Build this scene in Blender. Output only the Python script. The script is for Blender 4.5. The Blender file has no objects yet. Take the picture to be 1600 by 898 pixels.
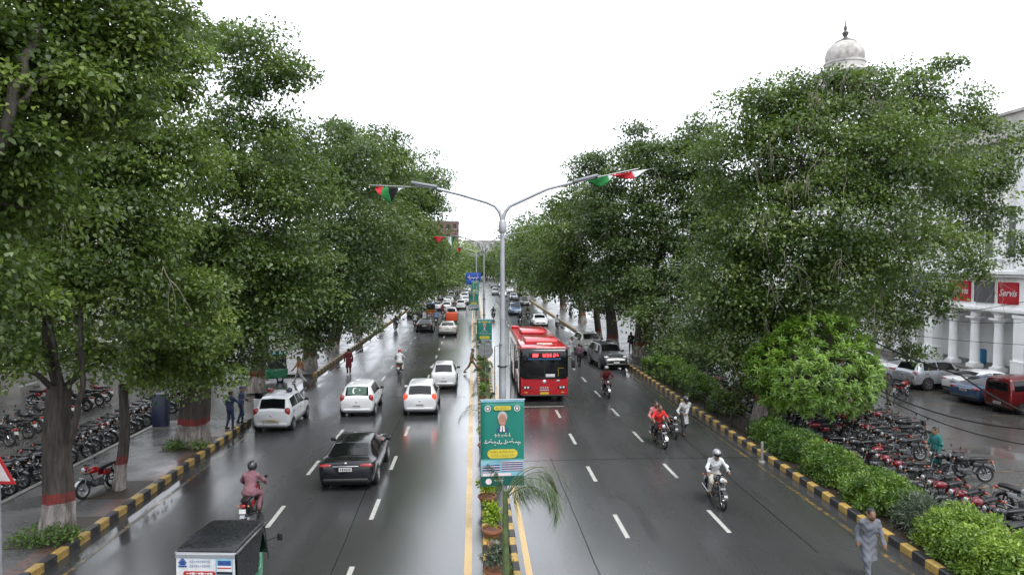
import bpy, math, random
import numpy as np
from mathutils import Vector, Matrix, Euler

random.seed(7)
RNG = np.random.default_rng(7)
R = math.radians
scene = bpy.context.scene
col = scene.collection

# ------------------------------------------------------------------ camera
CAM_H, FOCAL = 7.5, 1067.0              # metres, focal length in pixels of a 1600 px wide frame
cam_d = bpy.data.cameras.new('camera')
cam = bpy.data.objects.new('camera', cam_d)
col.objects.link(cam)
cam.location = (0, 0, CAM_H)
YAW, PITCH = math.atan(60 / FOCAL), math.atan(38 / FOCAL)
cam.rotation_euler = (R(90) - PITCH, 0, -YAW)
cam_d.sensor_width = 36
cam_d.lens = 36 * FOCAL / 1600
cam_d.clip_start = 0.1
cam_d.clip_end = 6000
scene.camera = cam
CAM_R = np.array(Euler((R(90) - PITCH, 0, -YAW)).to_matrix())

# ------------------------------------------------------------------ sky, sun, exposure
world = bpy.data.worlds.new('World')
scene.world = world
world.use_nodes = True
wn, wl = world.node_tree.nodes, world.node_tree.links
wn.clear()
w_out = wn.new('ShaderNodeOutputWorld')
w_bg = wn.new('ShaderNodeBackground')
w_sky = wn.new('ShaderNodeTexSky')
w_sky.sky_type = 'NISHITA'
w_sky.sun_disc = False
SUN_EL, SUN_AZ = R(58), R(150)
w_sky.sun_elevation = SUN_EL
w_sky.sun_rotation = SUN_AZ
w_sky.dust_density = 4.0
w_hsv = wn.new('ShaderNodeHueSaturation')
w_hsv.inputs['Saturation'].default_value = 0.08
w_cloud = wn.new('ShaderNodeMixRGB')           # an even overcast deck over the clear sky
w_cloud.inputs[0].default_value = 0.8
w_cloud.inputs[2].default_value = (10.7, 11.3, 12.3, 1)
wl.new(w_sky.outputs[0], w_hsv.inputs['Color'])
wl.new(w_hsv.outputs[0], w_cloud.inputs[1])
wl.new(w_cloud.outputs[0], w_bg.inputs['Color'])
w_bg.inputs['Strength'].default_value = 0.11
wl.new(w_bg.outputs[0], w_out.inputs['Surface'])

sun_d = bpy.data.lights.new('sun', 'SUN')
sun_d.energy = 1.4
sun_d.angle = R(25)
sun_d.color = (1, 0.97, 0.93)
sun = bpy.data.objects.new('sun', sun_d)
col.objects.link(sun)
_sd = Vector((math.sin(SUN_AZ) * math.cos(SUN_EL), math.cos(SUN_AZ) * math.cos(SUN_EL), math.sin(SUN_EL)))
sun.rotation_euler = _sd.to_track_quat('Z', 'Y').to_euler()
sun.location = (0, 0, 60)

scene.view_settings.view_transform = 'Standard'
scene.view_settings.look = 'None'
scene.view_settings.exposure = 0.85
scene.view_settings.gamma = 1.0
scene.view_settings.use_curve_mapping = False
scene.render.engine = 'CYCLES'
scene.cycles.use_denoising = True
scene.cycles.max_bounces = 7
scene.cycles.diffuse_bounces = 4
scene.cycles.glossy_bounces = 3
scene.cycles.transmission_bounces = 4
scene.cycles.transparent_max_bounces = 6
scene.cycles.caustics_reflective = False
scene.cycles.caustics_refractive = False
scene.cycles.sample_clamp_indirect = 6

# ------------------------------------------------------------------ helpers: places
def ray(px, py):
    d = CAM_R @ np.array([(px - 800) / FOCAL, -(py - 449) / FOCAL, -1.0])
    return d

def G(px, py, z=0.0):
    "the point at height z seen at photo pixel (px, py)"
    d = ray(px, py)
    t = (z - CAM_H) / d[2]
    return Vector((d[0] * t, d[1] * t, z))

def W(px, py, y):
    "the point at street distance y seen at photo pixel (px, py)"
    d = ray(px, py)
    t = y / d[1]
    return Vector((d[0] * t, y, CAM_H + d[2] * t))

# ------------------------------------------------------------------ helpers: objects
def tag(o, label=None, cat=None, group=None, kind=None):
    if label: o['label'] = label
    if cat: o['category'] = cat
    if group: o['group'] = group
    if kind: o['kind'] = kind
    return o

def thing(name, label, cat, loc=(0, 0, 0), rz=0.0, group=None, rx=0.0, ry=0.0):
    o = bpy.data.objects.new(name, None)
    col.objects.link(o)
    o.empty_display_size = 0.2
    o.location = loc
    o.rotation_euler = (rx, ry, rz)
    return tag(o, label, cat, group)

def kids(o):
    return KIDS.get(o.name, [])
KIDS = {}

def set_parent(c, p):
    c.parent = p
    KIDS.setdefault(p.name, []).append(c)

def copy_tree(o, parent=None):
    c = o.copy()
    col.objects.link(c)
    if parent is not None:
        set_parent(c, parent)
    for ch in list(kids(o)):
        copy_tree(ch, c)
    return c

class MB:
    "collects shapes into one mesh"
    def __init__(s):
        s.v, s.f, s.m, s.n = [], [], [], 0
        s.cm = 0
    def add(s, verts, faces):
        b = s.n
        s.v.extend([tuple(map(float, p)) for p in verts])
        s.n += len(verts)
        for f in faces:
            s.f.append(tuple(i + b for i in f))
            s.m.append(s.cm)
        return s
    def box(s, cx, cy, cz, sx, sy, sz, rz=0.0, rx=0.0, ry=0.0, taper=1.0):
        hx, hy, hz = sx / 2, sy / 2, sz / 2
        vs = []
        for z in (-hz, hz):
            t = taper if z > 0 else 1.0
            for x, y in ((-hx, -hy), (hx, -hy), (hx, hy), (-hx, hy)):
                vs.append((x * t, y * t, z))
        if rz or rx or ry:
            m = Euler((rx, ry, rz)).to_matrix()
            vs = [m @ Vector(p) for p in vs]
        vs = [(p[0] + cx, p[1] + cy, p[2] + cz) for p in vs]
        return s.add(vs, [(3, 2, 1, 0), (4, 5, 6, 7), (0, 1, 5, 4), (1, 2, 6, 5), (2, 3, 7, 6), (3, 0, 4, 7)])
    def loft(s, rings, close=True, caps=True):
        n = len(rings[0])
        vs = [p for r in rings for p in r]
        fs = []
        for i in range(len(rings) - 1):
            for j in range(n if close else n - 1):
                a, b = i * n + j, i * n + (j + 1) % n
                fs.append((a, b, b + n, a + n))
        if caps and close:
            fs.append(tuple(range(n))[::-1])
            fs.append(tuple(range((len(rings) - 1) * n, len(rings) * n)))
        return s.add(vs, fs)
    def tube(s, path, rad, n=6, caps=True):
        P = [Vector(p) for p in path]
        if not hasattr(rad, '__len__'): rad = [rad] * len(P)
        rings = []
        up = Vector((0, 0, 1))
        prev = None
        for i, p in enumerate(P):
            t = (P[min(i + 1, len(P) - 1)] - P[max(i - 1, 0)])
            if t.length < 1e-9: t = Vector((0, 0, 1))
            t.normalize()
            if prev is None:
                a = t.orthogonal().normalized()
            else:
                a = prev - t * prev.dot(t)
                if a.length < 1e-6: a = t.orthogonal()
                a.normalize()
            prev = a
            b = t.cross(a)
            rings.append([p + (a * math.cos(2 * math.pi * k / n) + b * math.sin(2 * math.pi * k / n)) * rad[i] for k in range(n)])
        return s.loft(rings, True, caps)
    def lathe(s, prof, n=16, c=(0, 0, 0), axis='z', caps=True):
        rings = []
        for r, h in prof:
            ring = []
            for k in range(n):
                a = 2 * math.pi * k / n
                x, y = r * math.cos(a), r * math.sin(a)
                if axis == 'z': q = (x, y, h)
                elif axis == 'x': q = (h, x, y)
                else: q = (y, h, x)
                ring.append((q[0] + c[0], q[1] + c[1], q[2] + c[2]))
            rings.append(ring)
        return s.loft(rings, True, caps)
    def torus(s, R0, r, c=(0, 0, 0), axis='x', n=20, m=8, a0=0.0, a1=2 * math.pi):
        full = abs(a1 - a0 - 2 * math.pi) < 1e-6
        rings = []
        cnt = n if full else n + 1
        for i in range(cnt):
            a = a0 + (a1 - a0) * i / n
            ring = []
            for k in range(m):
                b = 2 * math.pi * k / m
                rr, h = R0 + r * math.cos(b), r * math.sin(b)
                p = (h, rr * math.cos(a), rr * math.sin(a)) if axis == 'x' else ((rr * math.cos(a), rr * math.sin(a), h) if axis == 'z' else (rr * math.cos(a), h, rr * math.sin(a)))
                ring.append((p[0] + c[0], p[1] + c[1], p[2] + c[2]))
            rings.append(ring)
        if full: rings.append(rings[0])
        return s.loft(rings, True, not full)
    def ball(s, c, r, n=12, m=8, zmin=-1.0):
        if not hasattr(r, '__len__'): r = (r, r, r)
        rings = []
        p0 = math.asin(zmin)
        for i in range(m + 1):
            ph = p0 + (math.pi / 2 - p0) * i / m
            q = max(math.cos(ph), 1e-3)
            rings.append([(c[0] + r[0] * q * math.cos(2 * math.pi * k / n), c[1] + r[1] * q * math.sin(2 * math.pi * k / n), c[2] + r[2] * math.sin(ph)) for k in range(n)])
        return s.loft(rings)
    def rrect(s, secs, n=3):
        "loft of rounded rectangles across y: (y, cx, cz, w, h, r)"
        rings = []
        for y, cx, cz, w, h, r in secs:
            r = min(r, w / 2 - 1e-4, h / 2 - 1e-4)
            ring = []
            for qx, qz, a0 in ((1, 1, 0), (-1, 1, 90), (-1, -1, 180), (1, -1, 270)):
                for k in range(n + 1):
                    a = R(a0 + 90 * k / n)
                    ring.append((cx + qx * (w / 2 - r) + r * math.cos(a), y, cz + qz * (h / 2 - r) + r * math.sin(a)))
            rings.append(ring)
        rings = [r[::-1] for r in rings]
        return s.loft(rings)
    def rbox(s, c, size, r=0.02, n=2):
        x, y, z = c
        w, d, h = size
        return s.rrect([(y - d / 2, x, z, w - 2 * r, h - 2 * r, r * .5), (y - d / 2 + r * .3, x, z, w - .6 * r, h - .6 * r, r), (y - d / 2 + r, x, z, w, h, r),
                        (y + d / 2 - r, x, z, w, h, r), (y + d / 2 - r * .3, x, z, w - .6 * r, h - .6 * r, r), (y + d / 2, x, z, w - 2 * r, h - 2 * r, r * .5)], n)
    def poly(s, pts):
        return s.add(pts, [tuple(range(len(pts)))])
    def slab(s, pts, off):
        "flat polygon given thickness along off"
        n = len(pts)
        o = Vector(off)
        vs = [Vector(p) for p in pts] + [Vector(p) + o for p in pts]
        fs = [tuple(range(n))[::-1], tuple(range(n, 2 * n))]
        for i in range(n):
            j = (i + 1) % n
            fs.append((i, j, j + n, i + n))
        return s.add(vs, fs)
    def mesh(s, name, mats, smooth=35):
        me = bpy.data.meshes.new(name)
        me.from_pydata(s.v, [], s.f)
        mats = mats if isinstance(mats, (list, tuple)) else [mats]
        for m in mats: me.materials.append(m)
        if len(mats) > 1:
            me.polygons.foreach_set('material_index', s.m)
        me.validate()
        if smooth:
            me.polygons.foreach_set('use_smooth', [True] * len(me.polygons))
            if smooth < 180: me.set_sharp_from_angle(angle=R(smooth))
        me.update()
        return me
    def build(s, name, mats, parent=None, smooth=35, loc=None):
        return link(name, s.mesh(name, mats, smooth), parent, loc)

def link(name, me, parent=None, loc=None, rz=None):
    o = bpy.data.objects.new(name, me)
    col.objects.link(o)
    if parent is not None: set_parent(o, parent)
    if loc is not None: o.location = loc
    if rz is not None: o.rotation_euler = (0, 0, rz)
    return o

def np_mesh(name, V, F, mat, attr=None, smooth=False):
    "big quad meshes from arrays"
    me = bpy.data.meshes.new(name)
    k = F.shape[1]
    me.vertices.add(len(V))
    me.vertices.foreach_set('co', np.ascontiguousarray(V, dtype=np.float32).ravel())
    me.loops.add(F.size)
    me.loops.foreach_set('vertex_index', np.ascontiguousarray(F, dtype=np.int32).ravel())
    me.polygons.add(len(F))
    me.polygons.foreach_set('loop_start', np.arange(0, F.size, k, dtype=np.int32))
    if smooth: me.polygons.foreach_set('use_smooth', np.ones(len(F), dtype=bool))
    if attr is not None:
        a = me.attributes.new('tone', 'FLOAT', 'FACE')
        a.data.foreach_set('value', attr.astype(np.float32))
    me.materials.append(mat)
    me.update(calc_edges=True)
    return me

# ------------------------------------------------------------------ helpers: materials
def nt(name):
    m = bpy.data.materials.new(name)
    m.use_nodes = True
    t = m.node_tree
    t.nodes.clear()
    out = t.nodes.new('ShaderNodeOutputMaterial')
    return m, t, out

def noise(t, vec, scale, detail=4, rough=.55):
    n = t.nodes.new('ShaderNodeTexNoise')
    n.inputs['Scale'].default_value = scale
    n.inputs['Detail'].default_value = detail
    n.inputs['Roughness'].default_value = rough
    if vec is not None: t.links.new(vec, n.inputs['Vector'])
    return n.outputs['Fac']

def remap(t, val, a, b, c, d, smooth=False):
    n = t.nodes.new('ShaderNodeMapRange')
    if smooth: n.interpolation_type = 'SMOOTHSTEP'
    t.links.new(val, n.inputs[0])
    for i, x in enumerate((a, b, c, d)): n.inputs[i + 1].default_value = x
    return n.outputs[0]

def mixc(t, fac, a, b, mode='MIX'):
    n = t.nodes.new('ShaderNodeMixRGB')
    n.blend_type = mode
    if hasattr(fac, 'links'): t.links.new(fac, n.inputs[0])
    else: n.inputs[0].default_value = fac
    for i, x in ((1, a), (2, b)):
        if hasattr(x, 'links'): t.links.new(x, n.inputs[i])
        else: n.inputs[i].default_value = (*x, 1)
    return n.outputs[0]

def maths(t, op, a, b=0.0):
    n = t.nodes.new('ShaderNodeMath')
    n.operation = op
    for i, x in ((0, a), (1, b)):
        if hasattr(x, 'links'): t.links.new(x, n.inputs[i])
        else: n.inputs[i].default_value = x
    return n.outputs[0]

MATS = {}
ALB = .78                                     # scales base colours down evenly to balance the raised exposure
def M(name, c=(.5, .5, .5), rough=.5, metal=0.0, var=.12, scale=6.0, bump=0.0, bscale=60.0, coat=0.0, emit=0.0, spec=.4, dirt=0.0):
    if name in MATS: return MATS[name]
    if not emit and metal < .9: c = tuple(x * ALB for x in c)
    m, t, out = nt(name)
    p = t.nodes.new('ShaderNodeBsdfPrincipled')
    tc = t.nodes.new('ShaderNodeTexCoord').outputs['Object']
    nz = noise(t, tc, scale)
    lo = tuple(x * (1 - var) for x in c)
    hi = tuple(min(1, x * (1 + var)) for x in c)
    cc = mixc(t, remap(t, nz, .3, .7, 0, 1), lo, hi)
    if dirt > 0:
        n2 = noise(t, tc, scale * .45, 6, .65)
        cc = mixc(t, remap(t, n2, .5, .72, 0, dirt), cc, (.09, .08, .065))
    t.links.new(cc, p.inputs['Base Color'])
    t.links.new(remap(t, nz, .3, .7, max(rough - .06, .02), min(1, rough + .08)), p.inputs['Roughness'])
    p.inputs['Metallic'].default_value = metal
    p.inputs['Specular IOR Level'].default_value = spec
    if coat:
        p.inputs['Coat Weight'].default_value = coat
        p.inputs['Coat Roughness'].default_value = .06
    if emit:
        p.inputs['Emission Color'].default_value = (*c, 1)
        p.inputs['Emission Strength'].default_value = emit
    if bump:
        b = t.nodes.new('ShaderNodeBump')
        b.inputs['Strength'].default_value = bump
        b.inputs['Distance'].default_value = .01
        t.links.new(noise(t, tc, bscale, 3), b.inputs['Height'])
        t.links.new(b.outputs[0], p.inputs['Normal'])
    t.links.new(p.outputs[0], out.inputs['Surface'])
    MATS[name] = m
    return m

def leaf_mat(name, dark, mid, bright, trans=.3, rough=.42):
    if name in MATS: return MATS[name]
    m, t, out = nt(name)
    a = t.nodes.new('ShaderNodeAttribute')
    a.attribute_name = 'tone'
    rmp = t.nodes.new('ShaderNodeValToRGB')
    e = rmp.color_ramp.elements
    e[0].position, e[0].color = 0.0, (*dark, 1)
    e[1].position, e[1].color = 1.0, (*bright, 1)
    k = e.new(.5); k.color = (*mid, 1)
    t.links.new(a.outputs['Fac'], rmp.inputs[0])
    p = t.nodes.new('ShaderNodeBsdfPrincipled')
    t.links.new(rmp.outputs[0], p.inputs['Base Color'])
    p.inputs['Roughness'].default_value = rough
    p.inputs['Specular IOR Level'].default_value = .6
    tr = t.nodes.new('ShaderNodeBsdfTranslucent')
    tcol = mixc(t, .5, rmp.outputs[0], (.16, .26, .03))
    t.links.new(tcol, tr.inputs['Color'])
    mx = t.nodes.new('ShaderNodeMixShader')
    mx.inputs[0].default_value = trans
    t.links.new(p.outputs[0], mx.inputs[1])
    t.links.new(tr.outputs[0], mx.inputs[2])
    t.links.new(mx.outputs[0], out.inputs['Surface'])
    MATS[name] = m
    return m
# ================================================================== the setting
def wet_asphalt(name, base=(.022, .022, .0225), r0=.10, r1=.36, gutter=None, streak=True, film=False):
    m, t, out = nt(name)
    p = t.nodes.new('ShaderNodeBsdfPrincipled')
    pos = t.nodes.new('ShaderNodeNewGeometry').outputs['Position']
    mp = t.nodes.new('ShaderNodeMapping')
    mp.inputs['Scale'].default_value = (1.0, .10 if streak else 1.0, 1)
    t.links.new(pos, mp.inputs['Vector'])
    big = noise(t, mp.outputs[0], .55, 5, .6)
    patch = noise(t, pos, .16, 4, .6)
    fine = noise(t, pos, 34, 4, .75)
    c = mixc(t, remap(t, big, .35, .68, 0, 1), tuple(x * .75 for x in base), tuple(x * 1.5 for x in base))
    c = mixc(t, remap(t, fine, .35, .7, 0, .75), c, tuple(x * 2.8 for x in base))
    mp3 = t.nodes.new('ShaderNodeMapping')
    mp3.inputs['Scale'].default_value = (1.0, .018, 1)
    t.links.new(pos, mp3.inputs['Vector'])
    track = noise(t, mp3.outputs[0], 1.3, 3, .55)      # worn wheel tracks
    c = mixc(t, remap(t, track, .48, .66, 0, .6), c, tuple(x * 2.0 for x in base))
    # a few long repair seams and oil stains
    stain = noise(t, mp.outputs[0], 1.7, 3, .5)
    c = mixc(t, remap(t, stain, .62, .75, 0, .6), c, (.012, .012, .012))
    t.links.new(c, p.inputs['Base Color'])
    wet = remap(t, maths(t, 'ADD', maths(t, 'MULTIPLY', big, .55), maths(t, 'MULTIPLY', patch, .45)), .36, .62, 0, 1, True)
    rough = remap(t, wet, 0, 1, r1, r0)
    bumpk = remap(t, wet, 0, 1, 1.0, .45)
    if film:                                   # water film on both sides, coat raised near the median to strengthen the sky's reflection
        sf = t.nodes.new('ShaderNodeSeparateXYZ')
        t.links.new(pos, sf.inputs[0])
        wob = maths(t, 'MULTIPLY', maths(t, 'SUBTRACT', patch, .5), 3.0)
        xx = maths(t, 'ADD', sf.outputs[0], wob)
        k1 = maths(t, 'ADD', maths(t, 'MULTIPLY', remap(t, xx, -6.0, -2.0, 0, 1, True), remap(t, sf.outputs[0], .3, .6, 1, 0)), maths(t, 'MULTIPLY', remap(t, xx, 2.2, 7.0, .8, 0, True), remap(t, sf.outputs[0], .3, .6, 0, 1)))
        rough = maths(t, 'ADD', maths(t, 'MULTIPLY', rough, maths(t, 'SUBTRACT', 1.0, maths(t, 'MULTIPLY', k1, .35))), maths(t, 'MULTIPLY', remap(t, sf.outputs[0], .5, .8, 0, 1), .05))
        coat = maths(t, 'ADD', maths(t, 'MULTIPLY', k1, .9), .06)
        t.links.new(coat, p.inputs['Coat Weight'])
        p.inputs['Coat Roughness'].default_value = .19
        p.inputs['Coat IOR'].default_value = 1.8
    if gutter:
        sx = t.nodes.new('ShaderNodeSeparateXYZ')
        t.links.new(pos, sx.inputs[0])
        pud = None
        for gx, wd in gutter:                  # water stands along the kerbs
            d = maths(t, 'ABSOLUTE', maths(t, 'SUBTRACT', sx.outputs[0], gx))
            k = remap(t, d, 0, wd, 1, 0)
            pud = k if pud is None else maths(t, 'MAXIMUM', pud, k)
        mp2 = t.nodes.new('ShaderNodeMapping')
        mp2.inputs['Scale'].default_value = (1.0, .3, 1)
        t.links.new(pos, mp2.inputs['Vector'])
        edge = noise(t, mp2.outputs[0], .7, 2, .5)
        pud = remap(t, maths(t, 'ADD', maths(t, 'MULTIPLY', pud, .5), edge), .66, .86, 0, 1, True)
    else:
        edge = noise(t, pos, .22, 4, .55)
        pud = remap(t, edge, .56, .62, 0, 1, True)
    rough = mixc(t, pud, rough, (.07, .07, .07))
    t.links.new(rough, p.inputs['Roughness'])
    b = t.nodes.new('ShaderNodeBump')
    b.inputs['Distance'].default_value = .006
    t.links.new(maths(t, 'MULTIPLY', bumpk, maths(t, 'SUBTRACT', .6, maths(t, 'MULTIPLY', pud, .6))), b.inputs['Strength'])
    t.links.new(fine, b.inputs['Height'])
    t.links.new(b.outputs[0], p.inputs['Normal'])
    p.inputs['IOR'].default_value = 1.42
    t.links.new(p.outputs[0], out.inputs['Surface'])
    return m

def wet_pavers(name, c1=(.085, .083, .084), c2=(.055, .054, .056), mortar=(.03, .03, .028), scale=1.0, rough=.3):
    m, t, out = nt(name)
    p = t.nodes.new('ShaderNodeBsdfPrincipled')
    pos = t.nodes.new('ShaderNodeNewGeometry').outputs['Position']
    br = t.nodes.new('ShaderNodeTexBrick')
    t.links.new(pos, br.inputs['Vector'])
    br.inputs['Color1'].default_value = (*c1, 1)
    br.inputs['Color2'].default_value = (*c2, 1)
    br.inputs['Mortar'].default_value = (*mortar, 1)
    br.inputs['Scale'].default_value = scale
    br.inputs['Mortar Size'].default_value = .012
    br.inputs['Brick Width'].default_value = .24
    br.inputs['Row Height'].default_value = .12
    n = noise(t, pos, .7, 6, .65)
    n2 = noise(t, pos, 14, 4, .6)
    c = mixc(t, remap(t, n, .4, .7, 0, .65), br.outputs['Color'], (.05, .042, .035))
    c = mixc(t, remap(t, n2, .4, .8, 0, .35), c, (.11, .105, .10))
    t.links.new(c, p.inputs['Base Color'])
    t.links.new(remap(t, n, .35, .65, max(.06, rough - .16), rough + .16), p.inputs['Roughness'])
    b = t.nodes.new('ShaderNodeBump')
    b.inputs['Strength'].default_value = .35
    b.inputs['Distance'].default_value = .008
    t.links.new(maths(t, 'SUBTRACT', maths(t, 'MULTIPLY', n2, .4), br.outputs['Fac']), b.inputs['Height'])
    t.links.new(b.outputs[0], p.inputs['Normal'])
    t.links.new(p.outputs[0], out.inputs['Surface'])
    return m

asphalt = wet_asphalt('wet_asphalt', r0=.17, r1=.36, gutter=[(-10.4, 1.5), (11.1, 1.6)], film=True)
asphalt_lot = wet_asphalt('wet_lot', base=(.034, .033, .031), r0=.10, r1=.32, streak=False)
paver = wet_pavers('wet_pavers')
paver_red = wet_pavers('wet_red_pavers', (.16, .06, .045), (.11, .045, .036))
soil = M('wet_soil', (.045, .032, .022), .55, var=.5, scale=9, bump=.8, bscale=30)
paint_y = M('kerb_yellow', (.46, .30, .08), .45, var=.4, scale=9, dirt=.95, bump=.2)
paint_k = M('kerb_black', (.03, .03, .032), .45, var=.4, scale=9, dirt=.7, bump=.2)
concrete = M('worn_concrete', (.2, .19, .175), .45, var=.25, scale=3, dirt=.5, bump=.3)

def worn_paint(name, c, keep=.5):
    "road paint with asphalt showing where it has worn off"
    m, t, out = nt(name)
    p = t.nodes.new('ShaderNodeBsdfPrincipled')
    pos = t.nodes.new('ShaderNodeNewGeometry').outputs['Position']
    n = noise(t, pos, 5, 6, .75)
    n2 = noise(t, pos, .8, 3)
    k = remap(t, maths(t, 'ADD', maths(t, 'MULTIPLY', n, .7), maths(t, 'MULTIPLY', n2, .3)), keep, keep + .1, 0, 1)
    t.links.new(mixc(t, k, c, (.04, .038, .035)), p.inputs['Base Color'])
    t.links.new(remap(t, n2, .3, .7, .18, .4), p.inputs['Roughness'])
    t.links.new(p.outputs[0], out.inputs['Surface'])
    return m
line_white = worn_paint('line_white', (.38, .38, .35), .53)
line_yellow = worn_paint('line_yellow', (.42, .28, .10), .57)
line_old = worn_paint('line_yellow_old', (.22, .13, .03), .40)

def sheet(name, x0, x1, y0, y1, z, mat, ny=1):
    b = MB()
    ys = np.linspace(y0, y1, ny + 1)
    for a, c in zip(ys[:-1], ys[1:]):
        b.poly([(x0, a, z), (x1, a, z), (x1, c, z), (x0, c, z)])
    o = b.build(name, mat, smooth=0)
    return tag(o, kind='structure')

KL, KR = -10.45, 11.1                         # road side faces of the outer kerbs
ML, MR = 0.22, 1.10                           # the median
sheet('ground', -450, 450, -100, 900, -.03, M('far_ground', (.06, .06, .05), .6))
road = sheet('road', KL - .3, KR + .3, -20, 420, 0, asphalt)
sheet('service_road', -60, -14.55, -20, 420, -.004, asphalt_lot)
sheet('side_street', -14.55, KL - .3, 32.6, 45.4, -.008, asphalt_lot)
sheet('parking_lot', 13.5, 60, -20, 420, -.004, asphalt_lot)

def raised(name, x0, x1, y0, y1, z, mat, label=None):
    b = MB()
    b.box((x0 + x1) / 2, (y0 + y1) / 2, z / 2 - .05, x1 - x0, y1 - y0, z + .1)
    return tag(b.build(name, mat, smooth=0), kind='structure')
raised('pavement', -14.35, KL - .22, -10, 32.5, .16, paver)
raised('pavement', -14.35, KL - .22, 45.7, 420, .16, paver)
raised('pavement', KR + .22, 15.2, 47.0, 420, .16, paver)
raised('planting_bed', KR + .22, 13.35, -10, 46.9, .14, soil)
raised('median_bed', ML + .2, MR - .2, -10, 420, .13, soil)
# low concrete edge between left pavement and service road
b = MB()
for (a, c) in ((-10, 32.5), (45.7, 300)):
    b.box(-14.44, (a + c) / 2, .07, .18, c - a, .26)
tag(b.build('pavement_edge', concrete, smooth=0), kind='structure')
b = MB(); b.box(13.43, 18, .05, .16, 57, .2)
tag(b.build('pavement_edge', concrete, smooth=0), kind='structure')

# kerbs: every painted block is a piece of its own
def block_mesh(name, w, l, h, mat):
    b = MB()
    c = .025
    y0, y1 = -l / 2 + .008, l / 2 - .008
    prof = [(-w / 2, -.05), (w / 2, -.05), (w / 2, h - c), (w / 2 - c, h), (-w / 2 + c, h), (-w / 2, h - c)]
    b.loft([[(x, y0, z) for x, z in prof], [(x, y1, z) for x, z in prof]])
    return b.mesh(name, mat, 20)
KB = {k: block_mesh('kerb_block', .22, .5, .22, m) for k, m in ((0, paint_y), (1, paint_k))}
MBK = {k: block_mesh('kerb_block', .18, .5, .2, m) for k, m in ((0, paint_y), (1, paint_k))}
def stripes_mat():
    m, t, out = nt('kerb_stripes')
    p = t.nodes.new('ShaderNodeBsdfPrincipled')
    sx = t.nodes.new('ShaderNodeSeparateXYZ')
    t.links.new(t.nodes.new('ShaderNodeNewGeometry').outputs['Position'], sx.inputs[0])
    k = maths(t, 'GREATER_THAN', maths(t, 'FRACT', sx.outputs[1]), .5)
    t.links.new(mixc(t, k, (.42, .26, .04), (.025, .025, .026)), p.inputs['Base Color'])
    p.inputs['Roughness'].default_value = .4
    t.links.new(p.outputs[0], out.inputs['Surface'])
    return m
stripes = stripes_mat()
def kerb(name, x, spans, far, blocks, w):
    b = MB()
    b.box(x, (far[0] + far[1]) / 2, .085, w, far[1] - far[0], .27)
    root = tag(b.build(name, stripes, smooth=0), kind='structure')
    for y0, y1 in spans:
        n = int((y1 - y0) / .5)
        for i in range(n):
            o = link('kerb_block', blocks[i % 2], root, (x + random.uniform(-.008, .008), y0 + .25 + .5 * i, random.uniform(-.012, .008)))
            o.rotation_euler = (random.uniform(-.01, .01), random.uniform(-.02, .02), random.uniform(-.012, .012))
    return root
kerb('kerb', KL - .11, [(12.5, 32.5), (45.7, 80)], (80, 420), KB, .22)
kerb('kerb', KR + .11, [(12.5, 85)], (85, 420), KB, .22)
kerb('median_kerb', ML + .09, [(12.5, 70)], (70, 420), MBK, .18)
kerb('median_kerb', MR - .09, [(12.5, 70)], (70, 420), MBK, .18)

# painted lines
def dashes(x, y0, y1, step, ln, w):
    b = MB()
    y = y0
    while y < y1:
        dx = random.uniform(-.02, .02)
        b.poly([(x - w / 2 + dx, y, .004), (x + w / 2 + dx, y, .004), (x + w / 2 + dx, y + ln, .004), (x - w / 2 + dx, y + ln, .004)])
        y += step
    o = b.build('lane_dashes', line_white, smooth=0)
    return tag(o, kind='structure')
for x, y0 in ((-5.88, 19.5), (-3.0, 15.1), (4.2, 18.2), (7.1, 18.4)):
    dashes(x, y0, 180, 4.85, 1.75, .13)
def longline(name, x, w, y0, y1, mat, z=.004):
    b = MB()
    b.poly([(x - w / 2, y0, z), (x + w / 2, y0, z), (x + w / 2, y1, z), (x - w / 2, y1, z)])
    return tag(b.build(name, mat, smooth=0), kind='structure')
longline('edge_line', -.15, .19, -10, 300, line_yellow)
longline('edge_line', 1.33, .16, -10, 300, line_yellow)
longline('edge_line', 10.55, .13, -10, 120, line_old)
longline('edge_line', -9.85, .13, -10, 31, line_old)
longline('edge_line', -9.85, .13, 46, 120, line_old)
b = MB()
b.poly([(2.6, 35.3, .004), (4.7, 35.3, .004), (4.7, 35.42, .004), (2.6, 35.42, .004)])
tag(b.build('stop_line', line_white, smooth=0), kind='structure')
# parking bay lines
b = MB()
for i in range(7):
    y = 18.6 + i * 1.5
    b.poly([(16.3, y, 0), (20.6, y + .3, 0), (20.6, y + .4, 0), (16.3, y + .1, 0)])
for i in range(5):
    y = 31.8 + i * 2.6
    b.poly([(23.0, y, 0), (27.5, y + .3, 0), (27.5, y + .42, 0), (23.0, y + .12, 0)])
tag(b.build('bay_lines', line_old, smooth=0), kind='structure')

# soil squares round the trunks on the left pavement
for (x, y, s) in ((-11.45, 19.1, 1.9), (-11.5, 22.6, 1.5), (-11.4, 28.2, 2.0)):
    b = MB()
    b.box(x + .05, y, .158, s * .9, s * 1.15, .03)
    tag(b.build('tree_pit', soil, smooth=0), kind='structure')
b = MB(); b.box(-10.93, 22.0, .155, .5, 20.0, .02)
tag(b.build('brick_margin', paver_red, smooth=0), kind='structure')

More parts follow.
